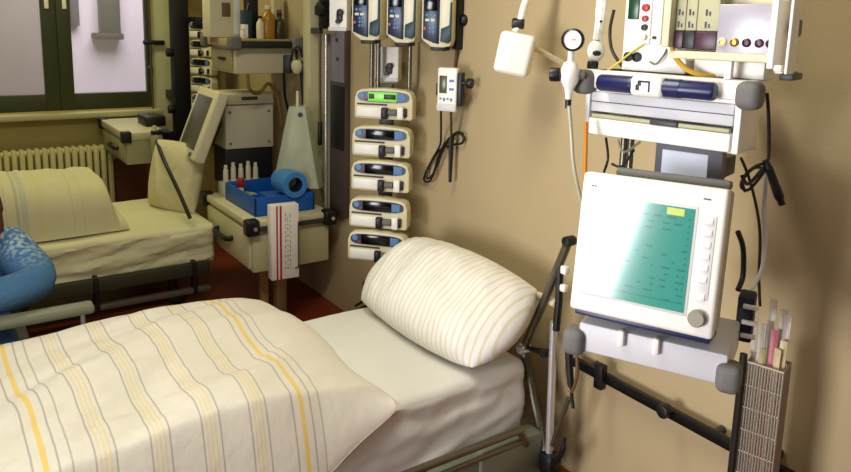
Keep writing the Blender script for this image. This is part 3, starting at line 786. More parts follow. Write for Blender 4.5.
pk_g = [(-.036, .0, .52, -.06), (-.026, -.02, .50, .0), (.004, -.012, .49, .02), (.026, -.015, .47, .05), (-.004, .022, .555, -.02), (-.015, -.03, .44, .0), (.012, .012, .54, .04), (.024, .006, .53, .05), (.020, -.028, .45, .03), (-.006, -.022, .50, -.04)]
for i, (x_, y_, L, tl) in enumerate(pk_g):
    q = MB(); q.box(-.005, .005, -.002, .002, 0, L * .97, .001)
    q.box(-.0085, .0085, -.0012, .0012, L * .6, L, .0005)
    q.box(-.006, .006, -.003, .003, L * .2, L * .3, .001)
    o = q.build('catheter_packet', [pk_m[i]])
    o.matrix_world = bmat @ Matrix.Translation((x_ * .72, y_ * .72, .004)) @ Matrix.Rotation(tl * .5, 4, 'Y') @ Matrix.Rotation(rnd.uniform(-.8, .8), 4, 'Z')
    tag(o, pk_l[i], 'packet', 'packets in the wire basket')

# cables right of the rack
worldtube('power_cable', [D(758, 78, 1.70), D(765, 84, 1.70), D(768, 105, 1.72), D(769, 135, 1.72), D(768, 160, 1.70), D(760, 172, 1.68), D(748, 184, 1.66), D(742, 176, 1.64)], .0042, black, 'long black cable hanging down from the right bumper of the white shelf', 'cable')
worldtube('black_connector', [D(765, 160, 1.69), D(770, 172, 1.69), D(776, 188, 1.69), D(782, 205, 1.69)], [.007, .010, .010, .011, .008], black, 'thick black plug pointing down beside the cable loops', 'plug')
worldtube('cable_loop', [D(770, 164, 1.70), D(758, 165, 1.69), D(746, 174, 1.68), D(741, 186, 1.68), D(748, 190, 1.68), D(758, 180, 1.68), D(764, 170, 1.69), D(754, 168, 1.70), D(743, 180, 1.70), D(745, 192, 1.70)], .0035, M('dark grey cable', '2E2C2A', .5), 'tangled loops of dark cable at the right of the monitor', 'cable')
worldtube('data_cable', [D(741, 158, 1.66), D(748, 175, 1.68), D(756, 205, 1.70), D(760, 235, 1.70), D(759, 275, 1.70), D(760, 306, 1.71)], .0035, M('dark grey cable', '2E2C2A', .5), 'dark cord hanging straight down behind the monitor into the packets', 'cord')
worldtube('grey_hose', [D(767, 172, 1.72), D(764, 205, 1.70), D(765, 240, 1.69), D(762, 268, 1.67), D(752, 288, 1.65), D(740, 297, 1.62)], .0045, greyw, 'pale grey hose curving round the right side of the monitor', 'hose')
worldtube('monitor_lead', [D(738, 232, 1.60), D(743, 248, 1.62), D(743, 275, 1.62), D(738, 290, 1.60)], .006, black, 'thick black lead at the right edge of the big monitor', 'cable')
q = MB(); p = D(742, 318, 1.56)
o = thing('cable_clip_block', 'black clip block with small white clips between monitor and wire basket', 'clip', p, -64)
MB().box(-.012, .022, .0, .05, -.055, .05, .006).build('block', M('black blue block', '10142A', .5), o)
for dz in (.03, -.005, -.035): MB().box(.0, .03, -.008, .003, dz - .006, dz + .003, .002).build('clip', white, o)
for kk, (a_, b_, c_) in enumerate((((606, 138), (608, 158), (604, 172)), ((618, 140), (624, 152), (640, 142)), ((634, 150), (622, 166), (612, 164)))):
    worldtube('loose_cable', [D(*a_, 1.70), D(*b_, 1.68), D(*c_, 1.70)], .003, [black, clear_t, M('dark grey cable', '2E2C2A', .5)][kk],
              ['black loose cable hanging left of the poles under the drawers', 'clear loose cable crossing right of the poles under the drawers', 'grey loose cable lying on top of the monitor by the poles'][kk], 'cable')

# ------------------------------------------------------------------ syringe pumps
def syringe_pump(label, loc, yaw, group, lit=False):
    t = thing('syringe_pump', label, 'pump', loc, yaw, group)
    w2, h = .150, .142
    q = MB()
    # front profile (x,z) with rounded shoulders, leaning top
    poly = [(-w2, .008), (-w2 + .008, 0), (w2 - .008, 0), (w2, .008), (w2, h - .045), (w2 - .012, h - .012), (w2 - .04, h - .002), (0, h + .006), (-w2 + .04, h - .002), (-w2 + .012, h - .012), (-w2, h - .045)]
    q.prism(poly, 0, .07, .008); q.build('housing', cream, t)
    q = MB(); n = 28; pl_ = []
    for i in range(n):
        an = 2 * PI * i / n; c_, s_ = math.cos(an), math.sin(an)
        pl_.append((abs(c_) ** .5 * math.copysign(1, c_) * .132, .107 + abs(s_) ** .7 * math.copysign(1, s_) * .026))
    q.prism(pl_, -.004, .004, 0); pa = q.build('control_panel', M('blue grey panel', '1C3852', .35), t)
    MB().box(-.077, .070, -.007, 0, .085, .129, .002).build('screen', green_lcd if lit else black_lcd, pa)
    if lit:
        for x0, x1 in ((-.072, -.045), (.005, .066)): MB().box(x0, x1, -.0078, -.006, .097, .120, .001).build('readout_block', M('dark green readout', '0E2A10', .4), pa)
    q = MB(); q.cyl((-.108, -.004, .113), (-.108, -.008, .113), .014, seg=18); q.build('round_button', key_blue, pa)
    MB().box(-.093, -.079, -.007, -.002, .088, .100, .002).build('stop_button', M('dull red key', '8A3A36', .5), pa)
    q = MB()
    for i in range(3):
        for j in range(3): q.box(.073 + i * .014, .084 + i * .014, -.007, -.002, .089 + j * .0125, .098 + j * .0125, .001)
    q.box(.072, .114, -.0055, -.002, .088, .124, .001)
    q.build('keypad', key_blue, pa)
    q = MB()
    for i in range(6): q.box(-.075 + i * .02, -.065 + i * .02, -.006, -.003, .083, .0855, 0)
    q.build('soft_keys', M('green keys', '5C7A5A', .5), pa)
    MB().box(-.135, .02, -.003, .004, .066, .074, .001).build('syringe_slot', dgrey, t)
    q = MB(); q.box(-.136, -.004, -.007, .004, .010, .058, .006); q.build('syringe_cover', white, t)
    MB().box(-.006, .026, -.022, .004, .004, .058, .006).build('syringe_clamp', black, t)
    q = MB(); q.cyl((.03, -.006, .036), (.072, -.006, .036), .016, seg=16); q.build('plunger', grey, t)
    MB().box(.076, .108, -.022, .004, .006, .066, .006).build('plunger_driver', white, t)
    MB().box(.109, .122, -.016, .004, .016, .058, .004).build('release_lever', black, t)
    return t
spx = [(383, 120.5), (380.5, 158), (379.5, 192.5), (377.5, 229.5), (376, 263)]
lbs = ['syringe pump with green lit screen at the top of the wall stack', 'dark screened syringe pump directly below the green lit one', 'dark screened syringe pump in the middle of the five pump wall stack', 'dark screened syringe pump second from the bottom of the wall stack', 'syringe pump at the bottom of the wall stack above the black base']
first = None
for i, (px, py) in enumerate(spx):
    p = D(px, py - 1, 3.2 + .0 * i)
    t = syringe_pump(lbs[i], p, -48, 'syringe pumps stacked on the wall mast', i == 0); t.scale = (.89, 1, .93)
p = D(380, 150, 3.2)
nv = Vector((math.cos(math.radians(42)), math.sin(math.radians(42)), 0))
mpos = p + nv * .092
ms = thing('pump_mast', 'pole mast with cross rail holding the pumps on the wall', 'mast', (mpos.x, mpos.y, 0), -48)
MB().box(-.03, .03, -.015, .02, .30, 1.33, .004).build('mast_post', dgrey, ms)
for xx in (-.075, -.045, .10): MB().cyl((xx, .01, 1.25), (xx, .01, 2.1), .010).build('chrome_leg', dchrome, ms)
q = MB(); q.box(-.05, .05, -.08, .02, .24, .40, .01); q.box(-.09, .05, -.05, .01, .36, .41, .006); q.build('mast_base', black, ms)
q = MB(); q.tube([(-.05, -.03, .3), (-.12, -.03, .26), (-.17, -.03, .235)], .008); q.tube([(-.05, -.03, .34), (-.13, -.03, .28)], .006); q.build('base_handle', black, ms)
q = MB(); q.box(-.02, .02, .0, .16, .32, .36, .004); q.box(-.02, .02, .0, .16, 1.24, 1.28, .004); q.build('wall_mount', dgrey, ms)

# three volumetric pumps above
def vol_pump(label, loc, yaw):
    t = thing('infusion_pump', label, 'pump', loc, yaw, 'upright infusion pumps on the cross rail')
    w2, h = .064, .24
    q = MB(); q.prism([(-w2, .035), (-w2 + .012, .022), (-.02, 0), (.03, 0), (w2 - .006, .008), (w2, .03), (w2, h), (-w2, h)], 0, .13, .007); q.build('housing', cream, t)
    q = MB(); q.prism([(-w2 + .008, .036), (-.01, .018), (.012, .014), (.012, h - .01), (-w2 + .008, h - .01)], -.004, .004, .002); pa = q.build('control_panel', navy, t)
    MB().box(-.048, .004, -.006, 0, .145, .215, .002).build('screen', black_lcd, pa)
    q = MB()
    for i in range(3): q.box(-.045 + i * .016, -.034 + i * .016, -.0065, -.002, .122, .134, .002)
    q.build('function_keys', key_blue, pa)
    q = MB()
    for i in range(2):
        for j in range(3): q.box(-.03 + i * .013, -.021 + i * .013, -.0065, -.002, .056 + j * .015, .067 + j * .015, .002)
    q.build('keypad', key_blue, pa)
    q = MB()
    for i in range(2): q.box(-.047 + i * .023, -.029 + i * .023, -.0068, -.002, .103, .114, .003)
    q.build('main_keys', key_w, pa)
    MB().cyl((-.047, -.004, .075), (-.047, -.008, .075), .006, seg=14).build('stop_key', red, pa)
    MB().box(.018, .058, -.006, .004, .075, h - .008, .005).build('door', M('ivory door', 'E2DFC8', .4), t)
    q = MB(); q.prism([(.018, .025), (.05, .018), (.062, .03), (.062, .18), (.056, .18), (.054, .09), (.02, .075)], -.009, .004, .002); q.build('door_latch', teal_d, t)
    MB().box(-.03, .035, .02, .10, -.014, .002, .004).build('foot', black, t)
    return t
vl = ['leftmost of the three upright infusion pumps above the syringe pump stack', 'middle of the three upright infusion pumps on the cross rail', 'rightmost upright infusion pump next to the black clamp post']
vps = []
for i, (px, py) in enumerate(((365.5, 40.5), (400.5, 43), (436, 47.5))):
    p = D(px, py, 3.06 - .06 * i); vps.append(p); vol_pump(vl[i], p, -50)
nb = Vector((math.cos(math.radians(40)), math.sin(math.radians(40)), 0))
v0, v2 = vps[0] + nb * .155, vps[2] + nb * .155
dv_ = (v2 - v0).normalized()
crr = thing('cross_rail', 'dark cross rail with black clamp post and knob holding the upright infusion pumps', 'rail', (v0.x, v0.y, v0.z + .05))
e0 = -dv_ * .12; e1 = (v2 - v0) + dv_ * .12
q = MB(); q.tube([e0, e1], .014, smooth=0); q.build('rail', dgrey, crr)
cp = D(458.5, 25, 2.98) - Vector(crr.location)
q = MB(); q.cb(cp + Vector((0, 0, .05)), (.035, .035, .30), .006); q.build('clamp_post', black, crr)
q = MB(); a_ = D(461, 20, 2.97) - Vector(crr.location); b_ = D(468, 20.5, 2.97) - Vector(crr.location); q.cyl(a_, b_, .024, bev=.006); q.build('knob', black, crr)
for tt in (.25, .8):
    pp = e0.lerp(e1, tt); q = MB(); q.tube([pp, Vector((WX - crr.location.x, pp.y, pp.z))], .012, smooth=0); q.build('wall_arm', dgrey, crr)
q = MB(); q.tube([D(457, 45, 2.99) - Vector(crr.location), D(455, 72, 3.04) - Vector(crr.location)], .007, smooth=0); q.build('hanger_rod', M('brown rod', '6A5030', .5, .3), crr)

# white cards / boxes with black clip
def clip_box(label, px, py, w, h, z, m=white):
    p = D(px, py, z); kk = z / FPX
    t = thing('clip_box', label, 'box', p, -52, 'white boxes with black clips')
    MB().box(-w * kk / 2, w * kk / 2, 0, .05, -h * kk / 2, h * kk / 2, .003).build('box_body', m, t)
    MB().box(-w * kk / 2 - .002, w * kk / 2 + .002, -.008, .0, -h * kk / 2 - .003, -h * kk / 2 + .014, .002).build('lower_edge', greyw, t)
    q = MB(); q.cyl((w * kk * .18, -.002, -h * kk * .05), (w * kk * .18, -.022, -h * kk * .05), .014, bev=.003); q.cyl((w * kk * .05, -.002, -h * kk * .28), (w * kk * .05, -.018, -h * kk * .28), .010); q.box(w * kk * .05 - .008, w * kk * .18 + .008, -.012, -.001, -h * kk * .28, -h * kk * .05, .003); q.build('clip', black, t)
    MB().box(-.015, .015, .05, .40, -.02, .02, .002).build('holder', dgrey, t)
    return t
clip_box('white box with black clip under the middle upright infusion pump', 386.5, 64, 25, 34, 3.28)
clip_box('white box with black clip left of the upright infusion pumps', 338, 10, 19, 40, 3.25)

# small LCD pump with cable
lp = thing('feeding_pump', 'small white device with grey display and black side knob on the wall', 'medical device', D(447, 110.5, 2.93), -58)
lp.scale = (.96, 1, .96)
k = 3.05 / FPX
q = MB(); q.box(-.048, .04, 0, .035, 0, .178, .008, seg=3); q.build('housing', white, lp)
MB().box(-.038, -.004, -.003, .002, .072, .145, .002).build('display', grey_lcd, lp)
q = MB()
for i in range(4): q.box(-.036 + i * .016, -.026 + i * .016, -.003, .002, .045 - (i % 2) * .006, .053, .002)
for i in range(2): q.box(.006, .028, -.003, .002, .085 + i * .035, .095 + i * .035, .002)
q.build('buttons', key_blue, lp)
MB().box(-.048, .04, -.004, .03, -.004, .028, .004).build('lower_block', greyw, lp)
q = MB(); q.box(.04, .062, .0, .04, .02, .16, .005); q.box(-.058, -.048, .01, .03, .06, .11, .003); q.build('clamp', black, lp)
q = MB(); q.cyl((.06, .012, .118), (.082, .012, .118), .009); q.cyl((.08, .012, .118), (.108, .012, .118), .021, bev=.006); q.build('knob', black, lp)
MB().box(-.03, .0, .035, .15, .08, .12, .003).build('wall_mount', dgrey, lp)
X_ = WX - .012
worldtube('coiled_cable', [D(441, 109.5, 2.945), D(441, 118, 2.96), onX(441, 132, X_ - .03), onX(440, 145, X_ - .01), onX(433, 158, X_ - .01), onX(426, 172, X_), onX(424, 180, X_), onX(430, 181, X_ - .02), onX(436, 168, X_ - .02), onX(444, 148, X_ - .02), onX(455, 135, X_ - .02), onX(463, 134, X_ - .01), onX(462, 143, X_ - .01), onX(452, 145, X_), onX(440, 150, X_), onX(430, 165, X_), onX(427, 178, X_ - .01), onX(433, 174, X_ - .01), onX(438, 158, X_ - .01), onX(446, 142, X_ - .01), onX(458, 132, X_), onX(465, 140, X_)], .0045, black, 'black cable looped below the small white wall device', 'cable', smooth=8)
cn = thing('cable_connector', 'black straight plug hanging on a thin cord beside the looped cable', 'plug', onX(450, 182, X_ - .03))
MB().tube([Vector((0, 0, .0)), Vector((0, 0, .19))], [.007, .012, .012, .012, .010], smooth=0).build('plug_body', black, cn)
q = MB(); q.tube([Vector((0, 0, .18)), D(451, 109.5, 2.945) - onX(450, 182, X_ - .03)], .005, smooth=0); q.build('cord', M('brown cord', '4A3A20', .5), cn)

# ------------------------------------------------------------------ supply column and grey wall panel by the far bed
sc_ = thing('supply_column', 'cream vertical supply column on the wall right of the far bed equipment', 'column', (WX, 3.70, 0))
q = MB(); q.box(-.10, 0, -.06, .03, .66, 2.6, .006); q.build('duct', olive_cream, sc_)
MB().box(-.03, -.002, -.135, -.06, .56, 2.6, .004).build('cover_strip', M('pale strip', 'BEB89A', .5), sc_)
MB().cyl((-.045, -.145, .56), (-.045, -.145, 2.6), .008).build('edge_rod', chrome, sc_)
pw = onY(320, 30, 3.55); pv = onY(320, 145, 3.55)
wd = thing('pull_wand', 'thin hanging wand with a black grip in front of the cream supply column', 'wand', (pv.x, 3.55, pv.z))
MB().cyl((0, 0, .12), (0, 0, .62), .007).build('rod', M('brown rod', '6A5030', .5, .3), wd)
MB().cyl((0, 0, 0), (0, 0, .13), .013, bev=.004).build('grip', black, wd)
MB().box(-.012, .012, -.012, .10, .60, .63, .003).build('holder', dgrey, wd)
gp = thing('wall_panel', 'dark grey vertical panel with lilac upper part on the wall left of the pump stack', 'panel', (WX, 3.45, 0))
MB().box(-.03, 0, -.09, .09, .55, 2.2, .004).build('panel_board', M('dark brown grey board', '4A4038', .4), gp)
MB().box(-.034, -.028, -.075, .08, 1.28, 1.6, .003).build('upper_plate', M('lilac grey plate', '8E8894', .3, .3), gp)
MB().box(-.038, -.028, -.08, .06, .92, 1.26, .003).build('lower_plate', black, gp)
q = MB(); q.cyl((-.034, 0, 1.5), (-.04, 0, 1.5), .010); q.cyl((-.034, -.01, 1.4), (-.04, -.01, 1.4), .010); q.build('port', dgrey, gp)
# black upper bracket and knob at top
kb = thing('black_clamp', 'black upright clamp with a round knob at the top beside the supply column', 'clamp', onY(326, 15, 3.50))
q = MB(); q.box(-.03, .03, -.02, .03, -.07, .25, .006); q.box(.0, .05, .0, .14, .0, .05, .004); q.build('clamp_body', black, kb)
MB().cyl((-.05, -.01, .03), (-.02, -.01, .03), .04, bev=.008).build('knob', black, kb)
MB().box(-.02, .20, -.04, .0, -.10, -.07, .004).build('ledge', M('tan ledge', '8A7A54', .5), kb)

# ------------------------------------------------------------------ far bed equipment tower
cab = thing('drawer_cabinet', 'cream bedside drawer cabinet with black corner bumpers by the far bed', 'cabinet', (0, 0, 0))
cx0, cx1, cy0, cy1 = 1.30, 1.74, 3.42, 4.13
q = MB(); q.box(cx0 + .01, cx1, cy0 + .01, cy1, .31, .545, .006); q.build('carcass', olive_cream, cab)
q = MB(); q.box(cx0 - .01, cx1 + .01, cy0 - .005, cy1 + .01, .545, .585, .008); q.build('top_plate', M('pale cream top', 'D8D2A8', .5), cab)
dr = MB().box(cx0 - .005, cx0 + .012, cy0 + .03, cy1 - .02, .33, .525, .004).build('drawer', M('cream drawer front', 'D0CAA0', .5), cab)
q = MB(); hy = 3.80; q.tube([(cx0, hy - .11, .435), (cx0 - .032, hy - .10, .43), (cx0 - .036, hy, .425), (cx0 - .032, hy + .10, .43), (cx0, hy + .11, .435)], .015, smooth=4); q.build('drawer_handle', black, dr)
for (x_, y_) in ((cx0, cy0), (cx1 - .005, cy0), (cx0, cy1)):
    q = MB(); q.box(x_ - .035, x_ + .035, y_ - .035, y_ + .035, .515, .60, .014, seg=3); bb = q.build('corner_bumper', black, cab)
    if y_ == cy0: MB().cyl((x_ + .008, y_ - .034, .555), (x_ + .008, y_ - .038, .555), .010, seg=14).build('bumper_stud', chrome, bb)
MB().box(cx0, cx1, cy0 - .018, cy0 - .012, .535, .56, .002).build('side_rail', dgrey, cab)
q = MB(); q.box(1.42, 1.46, 3.60, 3.64, 0, .32, .004); q.box(1.50, 1.56, 3.58, 3.64, 0, .32, .006); q.build('pedestal', M('tan pedestal', 'A88C5C', .5), cab)
MB().box(1.70, WX, 3.6, 3.8, .40, .50, .004).build('wall_mount', dgrey, cab)

# red striped carton on the cabinet side
ct = thing('carton', 'tall white carton with red vertical stripes hung on the side of the drawer cabinet', 'carton', (1.432, 3.328, .300), -5)
q = MB(); q.box(-.072, .072, -.03, .03, 0, .385, .003); q.build('carton_body', M('white carton', 'EDE6DC', .6), ct)
q = MB(); q.box(-.046, -.038, -.0312, -.029, .0, .385, 0); q.box(-.028, -.018, -.0312, -.029, .0, .385, 0); q.build('red_stripes', red, ct)
q = MB(); rn = random.Random(5)
for i, xx in enumerate((.0, .012, .024)):
    zz = .05
    while zz < .33:
        L = rn.uniform(.006, .02); q.box(xx, xx + .004, -.0312, -.029, zz, zz + L, 0); zz += L + rn.uniform(.006, .016)
q.build('side_print', M('grey print', '8E8A88', .6), ct)
q = MB(); q.tube([(.068, -.034, .06), (.068, -.034, .29), (.068, .03, .30)], .003, smooth=0); q.tube([(.068, -.034, .06), (.055, -.034, .05), (.05, -.03, .05)], .003, smooth=0)
q.build('wire_clip', M('dark green wire', '1E3A2A', .5), ct)
MB().box(-.06, .06, .03, .07, .22, .25, .002).build('hanger', dgrey, ct)

# blue tray and its contents
TZ = .5855
bt_c = [onZ(227, 196, TZ), onZ(267, 214, TZ), onZ(309, 205, TZ), onZ(282, 189, TZ)]
tx0, tx1, ty0, ty1 = 1.35, 1.69, 3.50, 3.95
bl = thing('blue_tray', 'bright blue plastic tray on top of the drawer cabinet', 'tray', (tx0, ty0, TZ))
w_, l_ = tx1 - tx0, ty1 - ty0
q = MB(); q.box(0, w_, 0, l_, 0, .008, .002); q.box(0, .012, 0, l_, 0, .10, .004); q.box(w_ - .012, w_, 0, l_, 0, .10, .004); q.box(0, w_, 0, .012, 0, .10, .004); q.box(0, w_, l_ - .012, l_, 0, .10, .004); q.build('tray_shell', blue, bl)
MB().box(.012, w_ - .012, .20, .208, .008, .07, .002).build('divider', blue, bl)
rz_ = D(289, 182, 3.92).z - .069 - TZ
MB().box(.10, w_ - .012, .012, .20, .008, rz_, .003).build('raised_insert', blue, bl)
tr_ = thing('tape_roll', 'light blue hollow roll lying in the bright blue tray', 'roll', D(289, 182, 3.92), 0)
q = MB(); n = 40; yy0, yy1 = -.085, .085
prof = [(.069, yy0), (.069, yy1), (.040, yy1), (.040, yy0)]
o0 = len(q.v)
for rr, y_ in prof:
    for i in range(n): an = 2 * PI * i / n; q.v.append((rr * math.cos(an), y_, rr * math.sin(an)))
for a_ in range(4):
    for i in range(n): q.f.append([a_ * n + i, ((a_ + 1) % 4) * n + i, ((a_ + 1) % 4) * n + (i + 1) % n, a_ * n + (i + 1) % n]); q.m.append(0)
q.build('roll_body', blue_l, tr_)
q = MB()
prof = [(.0405, yy0 + .003), (.0405, yy1 - .003), (.036, yy1 - .003), (.036, yy0 + .003)]
for rr, y_ in prof:
    for i in range(n): an = 2 * PI * i / n; q.v.append((rr * math.cos(an), y_, rr * math.sin(an)))
for a_ in range(4):
    for i in range(n): q.f.append([a_ * n + i, ((a_ + 1) % 4) * n + i, ((a_ + 1) % 4) * n + (i + 1) % n, a_ * n + (i + 1) % n]); q.m.append(0)
q.build('roll_core', M('navy core', '101C34', .6), tr_)
q = MB(); q.cyl((0, 0, 0), (0, 0, .075), .016, bev=.004); q.cyl((0, 0, .075), (0, 0, .125), .022, .018, bev=.004, mi=1); o = q.build('red_capped_bottle', [cream, red], None, (tx0 + .06, ty0 + .36, TZ + .009)); tag(o, 'small bottle with a red cap standing in the blue tray', 'bottle')
for i, (ax2, ay2, L, rz) in enumerate(((.10, .29, .11, .4), (.11, .30, .12, 1.1), (.10, .31, .10, 2.0))):
    q = MB(); q.box(-L / 2, L / 2, -.02, .02, 0, .006, .002); q.cyl((-L * .4, 0, .009), (L * .4, 0, .009), .006)
    o = q.build('ampoule_packet', [M('olive packet', 'A8A860', .4, var=.3, vscale=60)], None, (tx0 + ax2, ty0 + ay2, TZ + .010 + i * .0165), rz)
    tag(o, ['lowest olive packet in the blue tray pile', 'middle olive packet in the blue tray pile', 'topmost olive packet in the blue tray pile'][i], 'packet', 'olive packets in the blue tray')
# row of white tubes behind tray
rk = thing('tube_rack', 'white rack behind the blue tray on the drawer cabinet', 'rack', (1.44, 4.05, TZ))
MB().box(-.08, .16, -.04, .05, 0, .075, .004).build('rack_block', M('off white rack', 'D8D4BC', .5), rk)
wl = ['leftmost white tube in the rack behind the blue tray', 'second white tube from the left in the rack behind the blue tray', 'middle white tube in the rack behind the blue tray', 'second white tube from the right in the rack behind the blue tray', 'rightmost white tube in the rack behind the blue tray']
for i in range(5):
    q = MB(); q.cyl((0, 0, 0), (0, 0, .075 + .012 * (i in (1, 3))), .016, .014, bev=.003); q.cyl((0, 0, .07), (0, 0, .10 + .012 * (i in (1, 3))), .010, bev=.002)
    o = q.build('sample_tube', M('off white tube', 'E6E0C4', .5), None, (1.39 + .045 * i, 4.05, TZ + .0755)); tag(o, wl[i], 'tube', 'white tubes in the rack')

# translucent bin
bn = thing('dispenser_bin', 'tall translucent plastic bin with crumpled gloves leaning against the supply column', 'bin', D(298, 186, 3.98), -42)
q = MB()
A = [(-.125, 0), (.125, 0), (.05, .44), (-.03, .44)]
for y0_, y1_ in ((-.045, -.041), (.041, .045)): q.prism(A, y0_, y1_, .001)
q.prism([(-.129, 0), (-.121, 0), (-.026, .44), (-.034, .44)], -.045, .045, .001); q.prism([(.121, 0), (.129, 0), (.054, .44), (.046, .44)], -.045, .045, .001); q.box(-.125, .125, -.045, .045, 0, .005, .001)
q.box(.0, .03, .044, .13, .30, .33, .002)
q.build('bin_shell', plastic_clear, bn)
q = MB()
for i in range(14):
    q.sph((random.uniform(-.07, .07) * (1 - i / 16), random.uniform(-.02, .02), .05 + i * .022), (random.uniform(.025, .04) * (1.3 - i / 20), .014, random.uniform(.025, .045)), 0, 10)
o = q.build('gloves', M('pale green gloves', 'C8C890', .6, var=.25, vscale=20), bn); o['kind'] = 'stuff'
MB().cyl((.03, -.045, .40), (.03, -.055, .40), .012).build('bin_knob', black, bn)
q = MB(); q.tube([(.0, 0, .42), (.0, 0, .52)], .008); q.build('peg', cream, bn)

# ventilator body
vt = thing('ventilator', 'boxy white ventilator with a dark badge standing on the drawer cabinet', 'ventilator', (1.597, 4.20, .585), -3)
q = MB(); q.box(-.15, .15, 0, .28, .235, .57, .01); q.build('housing', M('warm white casing', 'D4CDB4', .45), vt)
MB().box(-.14, .14, -.004, .004, .515, .565, .003).build('upper_fascia', M('light tan fascia', 'C6BE9E', .45), vt)
MB().box(-.152, .152, -.004, .0, .50, .508, 0).build('seam', grey, vt)
MB().box(-.05, .05, -.006, .0, .530, .552, .006).build('badge', M('dark badge', '3A3830', .5), vt)
for x_ in (-.12, .12):
    for z_ in (.27, .46): MB().cyl((x_, .002, z_), (x_, -.005, z_), .008, seg=12).build('screw', grey, vt)
q = MB(); q.box(-.15, .15, .02, .27, .0, .235, .008); q.build('black_base', M('blue black base', '10141E', .5), vt)
# second monitor
m2 = thing('ventilator_monitor', 'tilted cream monitor with grey screen in front of the far bed ventilator', 'monitor', (1.297, 4.277, .99), -92.7)
m2.rotation_euler = (-math.radians(21.6), 0, math.radians(-92.7))
q = MB(); q.box(-.209, .209, 0, .07, -.212, .212, .014, seg=3); q.build('housing', cream, m2)
MB().box(-.15, .15, -.004, .003, -.155, .165, .002).build('screen', M('dull grey screen', '5E5C50', .35), m2)
q = MB(); q.cyl((.12, 0, -.183), (.12, -.012, -.183), .014, bev=.003)
q.build('dial_knob', grey, m2)
q = MB(); q.box(-.03, .03, .06, .14, -.10, .04, .006); q.build('mount_arm', dgrey, m2)

# upper shelf over the far ventilator
s2 = thing('equipment_shelf', 'upper far shelf with dark front rail and pale box below, over the boxy ventilator', 'shelf', (0, 0, 0))
MB().box(1.445, 1.81, 4.0, 4.42, 1.288, 1.44, .006).build('drawer_case', M('pale beige case', 'CCC2A2', .5), s2)
MB().box(1.436, 1.446, 4.04, 4.38, 1.30, 1.42, .003).build('drawer', M('tan drawer front', '9A9066', .5), s2)
MB().box(1.425, 1.437, 4.14, 4.26, 1.36, 1.375, .004).build('drawer_handle', black, s2)
MB().box(1.41, WX - .01, 3.98, 4.45, 1.44, 1.485, .006).build('shelf_plate', M('tan shelf', 'B0A070', .5), s2)
MB().box(1.44, 1.80, 3.93, 3.978, 1.435, 1.475, .005).build('front_rail', bed_dark, s2)
for x_, y_ in ((1.42, 3.95), (1.79, 3.93), (1.42, 4.42)): MB().box(x_ - .035, x_ + .035, y_ - .035, y_ + .035, 1.425, 1.50, .014, seg=3).build('corner_bumper', grey, s2)
# items on the upper shelf
sz = 1.486
def on_shelf(name, label, cat, x, y, build, grp=None):
    t = thing(name, label, cat, (x, y, sz), 0, grp); build(t); return t
def bld(t):
    MB().box(-.09, .09, -.06, .08, 0, .28, .006).build('housing', M('ivory unit', 'D8D2B4', .45), t)
    MB().box(-.02, .03, -.065, -.055, .12, .2, .003).build('vent', M('brown vent', '6A5A3A', .5), t); MB().box(.05, .088, -.066, -.05, .02, .27, .003).build('white_strip', white, t)
on_shelf('infusion_controller', 'ivory box unit with a brown vent at the left on the far upper shelf', 'medical device', 1.46, 4.26, bld)
def bld(t):
    MB().box(-.025, .025, -.03, .03, 0, .16, .004).build('box_body', teal_d, t); MB().box(-.026, .0, -.031, .031, .0, .08, .003).build('lower_wrap', white, t)
on_shelf('small_box', 'small teal and white box beside the ivory unit on the far upper shelf', 'box', 1.555, 4.12, bld)
def bottle(m_, hgt, rad, cap):
    def f(t):
        q = MB(); q.lathe([(rad * .9, 0), (rad, .008), (rad, hgt * .62), (rad * .85, hgt * .72), (rad * .4, hgt * .82), (rad * .4, hgt * .9)], (0, 0, 0)); q.build('bottle_body', m_, t)
        MB().cyl((0, 0, hgt * .88), (0, 0, hgt), rad * .45, bev=.002).build('cap', cap, t)
    return f
on_shelf('bottle', 'yellow brown bottle in the middle of the far upper shelf', 'bottle', 1.665, 4.06, bottle(brown_liq, .19, .04, cream))
on_shelf('bottle', 'slim cream bottle with black cap on the far upper shelf', 'bottle', 1.61, 4.045, bottle(cream, .13, .022, black))
on_shelf('bottle', 'dark green bottle near the right end of the far upper shelf', 'bottle', 1.735, 4.06, bottle(M('dark olive bottle', '3C3A16', .3), .15, .032, black))
def bld(t):
    MB().box(-.035, .035, -.03, .03, 0, .25, .006).build('case', black, t); MB().tube([(-.02, -.03, .2), (-.05, -.05, .1), (.0, -.05, .02)], .008).build('lead', black, t)
on_shelf('black_unit', 'tall black unit with a drooping lead on the far upper shelf', 'medical device', 1.60, 4.16, bld)
def bld(t):
    MB().box(-.03, .04, -.02, .03, 0, .24, .005).build('case', olive_cream, t); MB().box(-.01, .02, -.025, -.015, .12, .17, .002).build('label', M('dull red label', '9A4A30', .5), t)
on_shelf('wall_box', 'cream box with a small red mark at the right end of the far upper shelf', 'box', 1.775, 4.19, bld)
def bld(t):
    MB().cyl((0, 0, 0), (0, 0, .045), .014, bev=.003).build('vial_body', white, t); MB().cyl((0, 0, .04), (0, 0, .055), .010).build('cap', cream, t)
on_shelf('vial', 'tiny white vial at the front left of the far upper shelf', 'vial', 1.50, 4.03, bld)

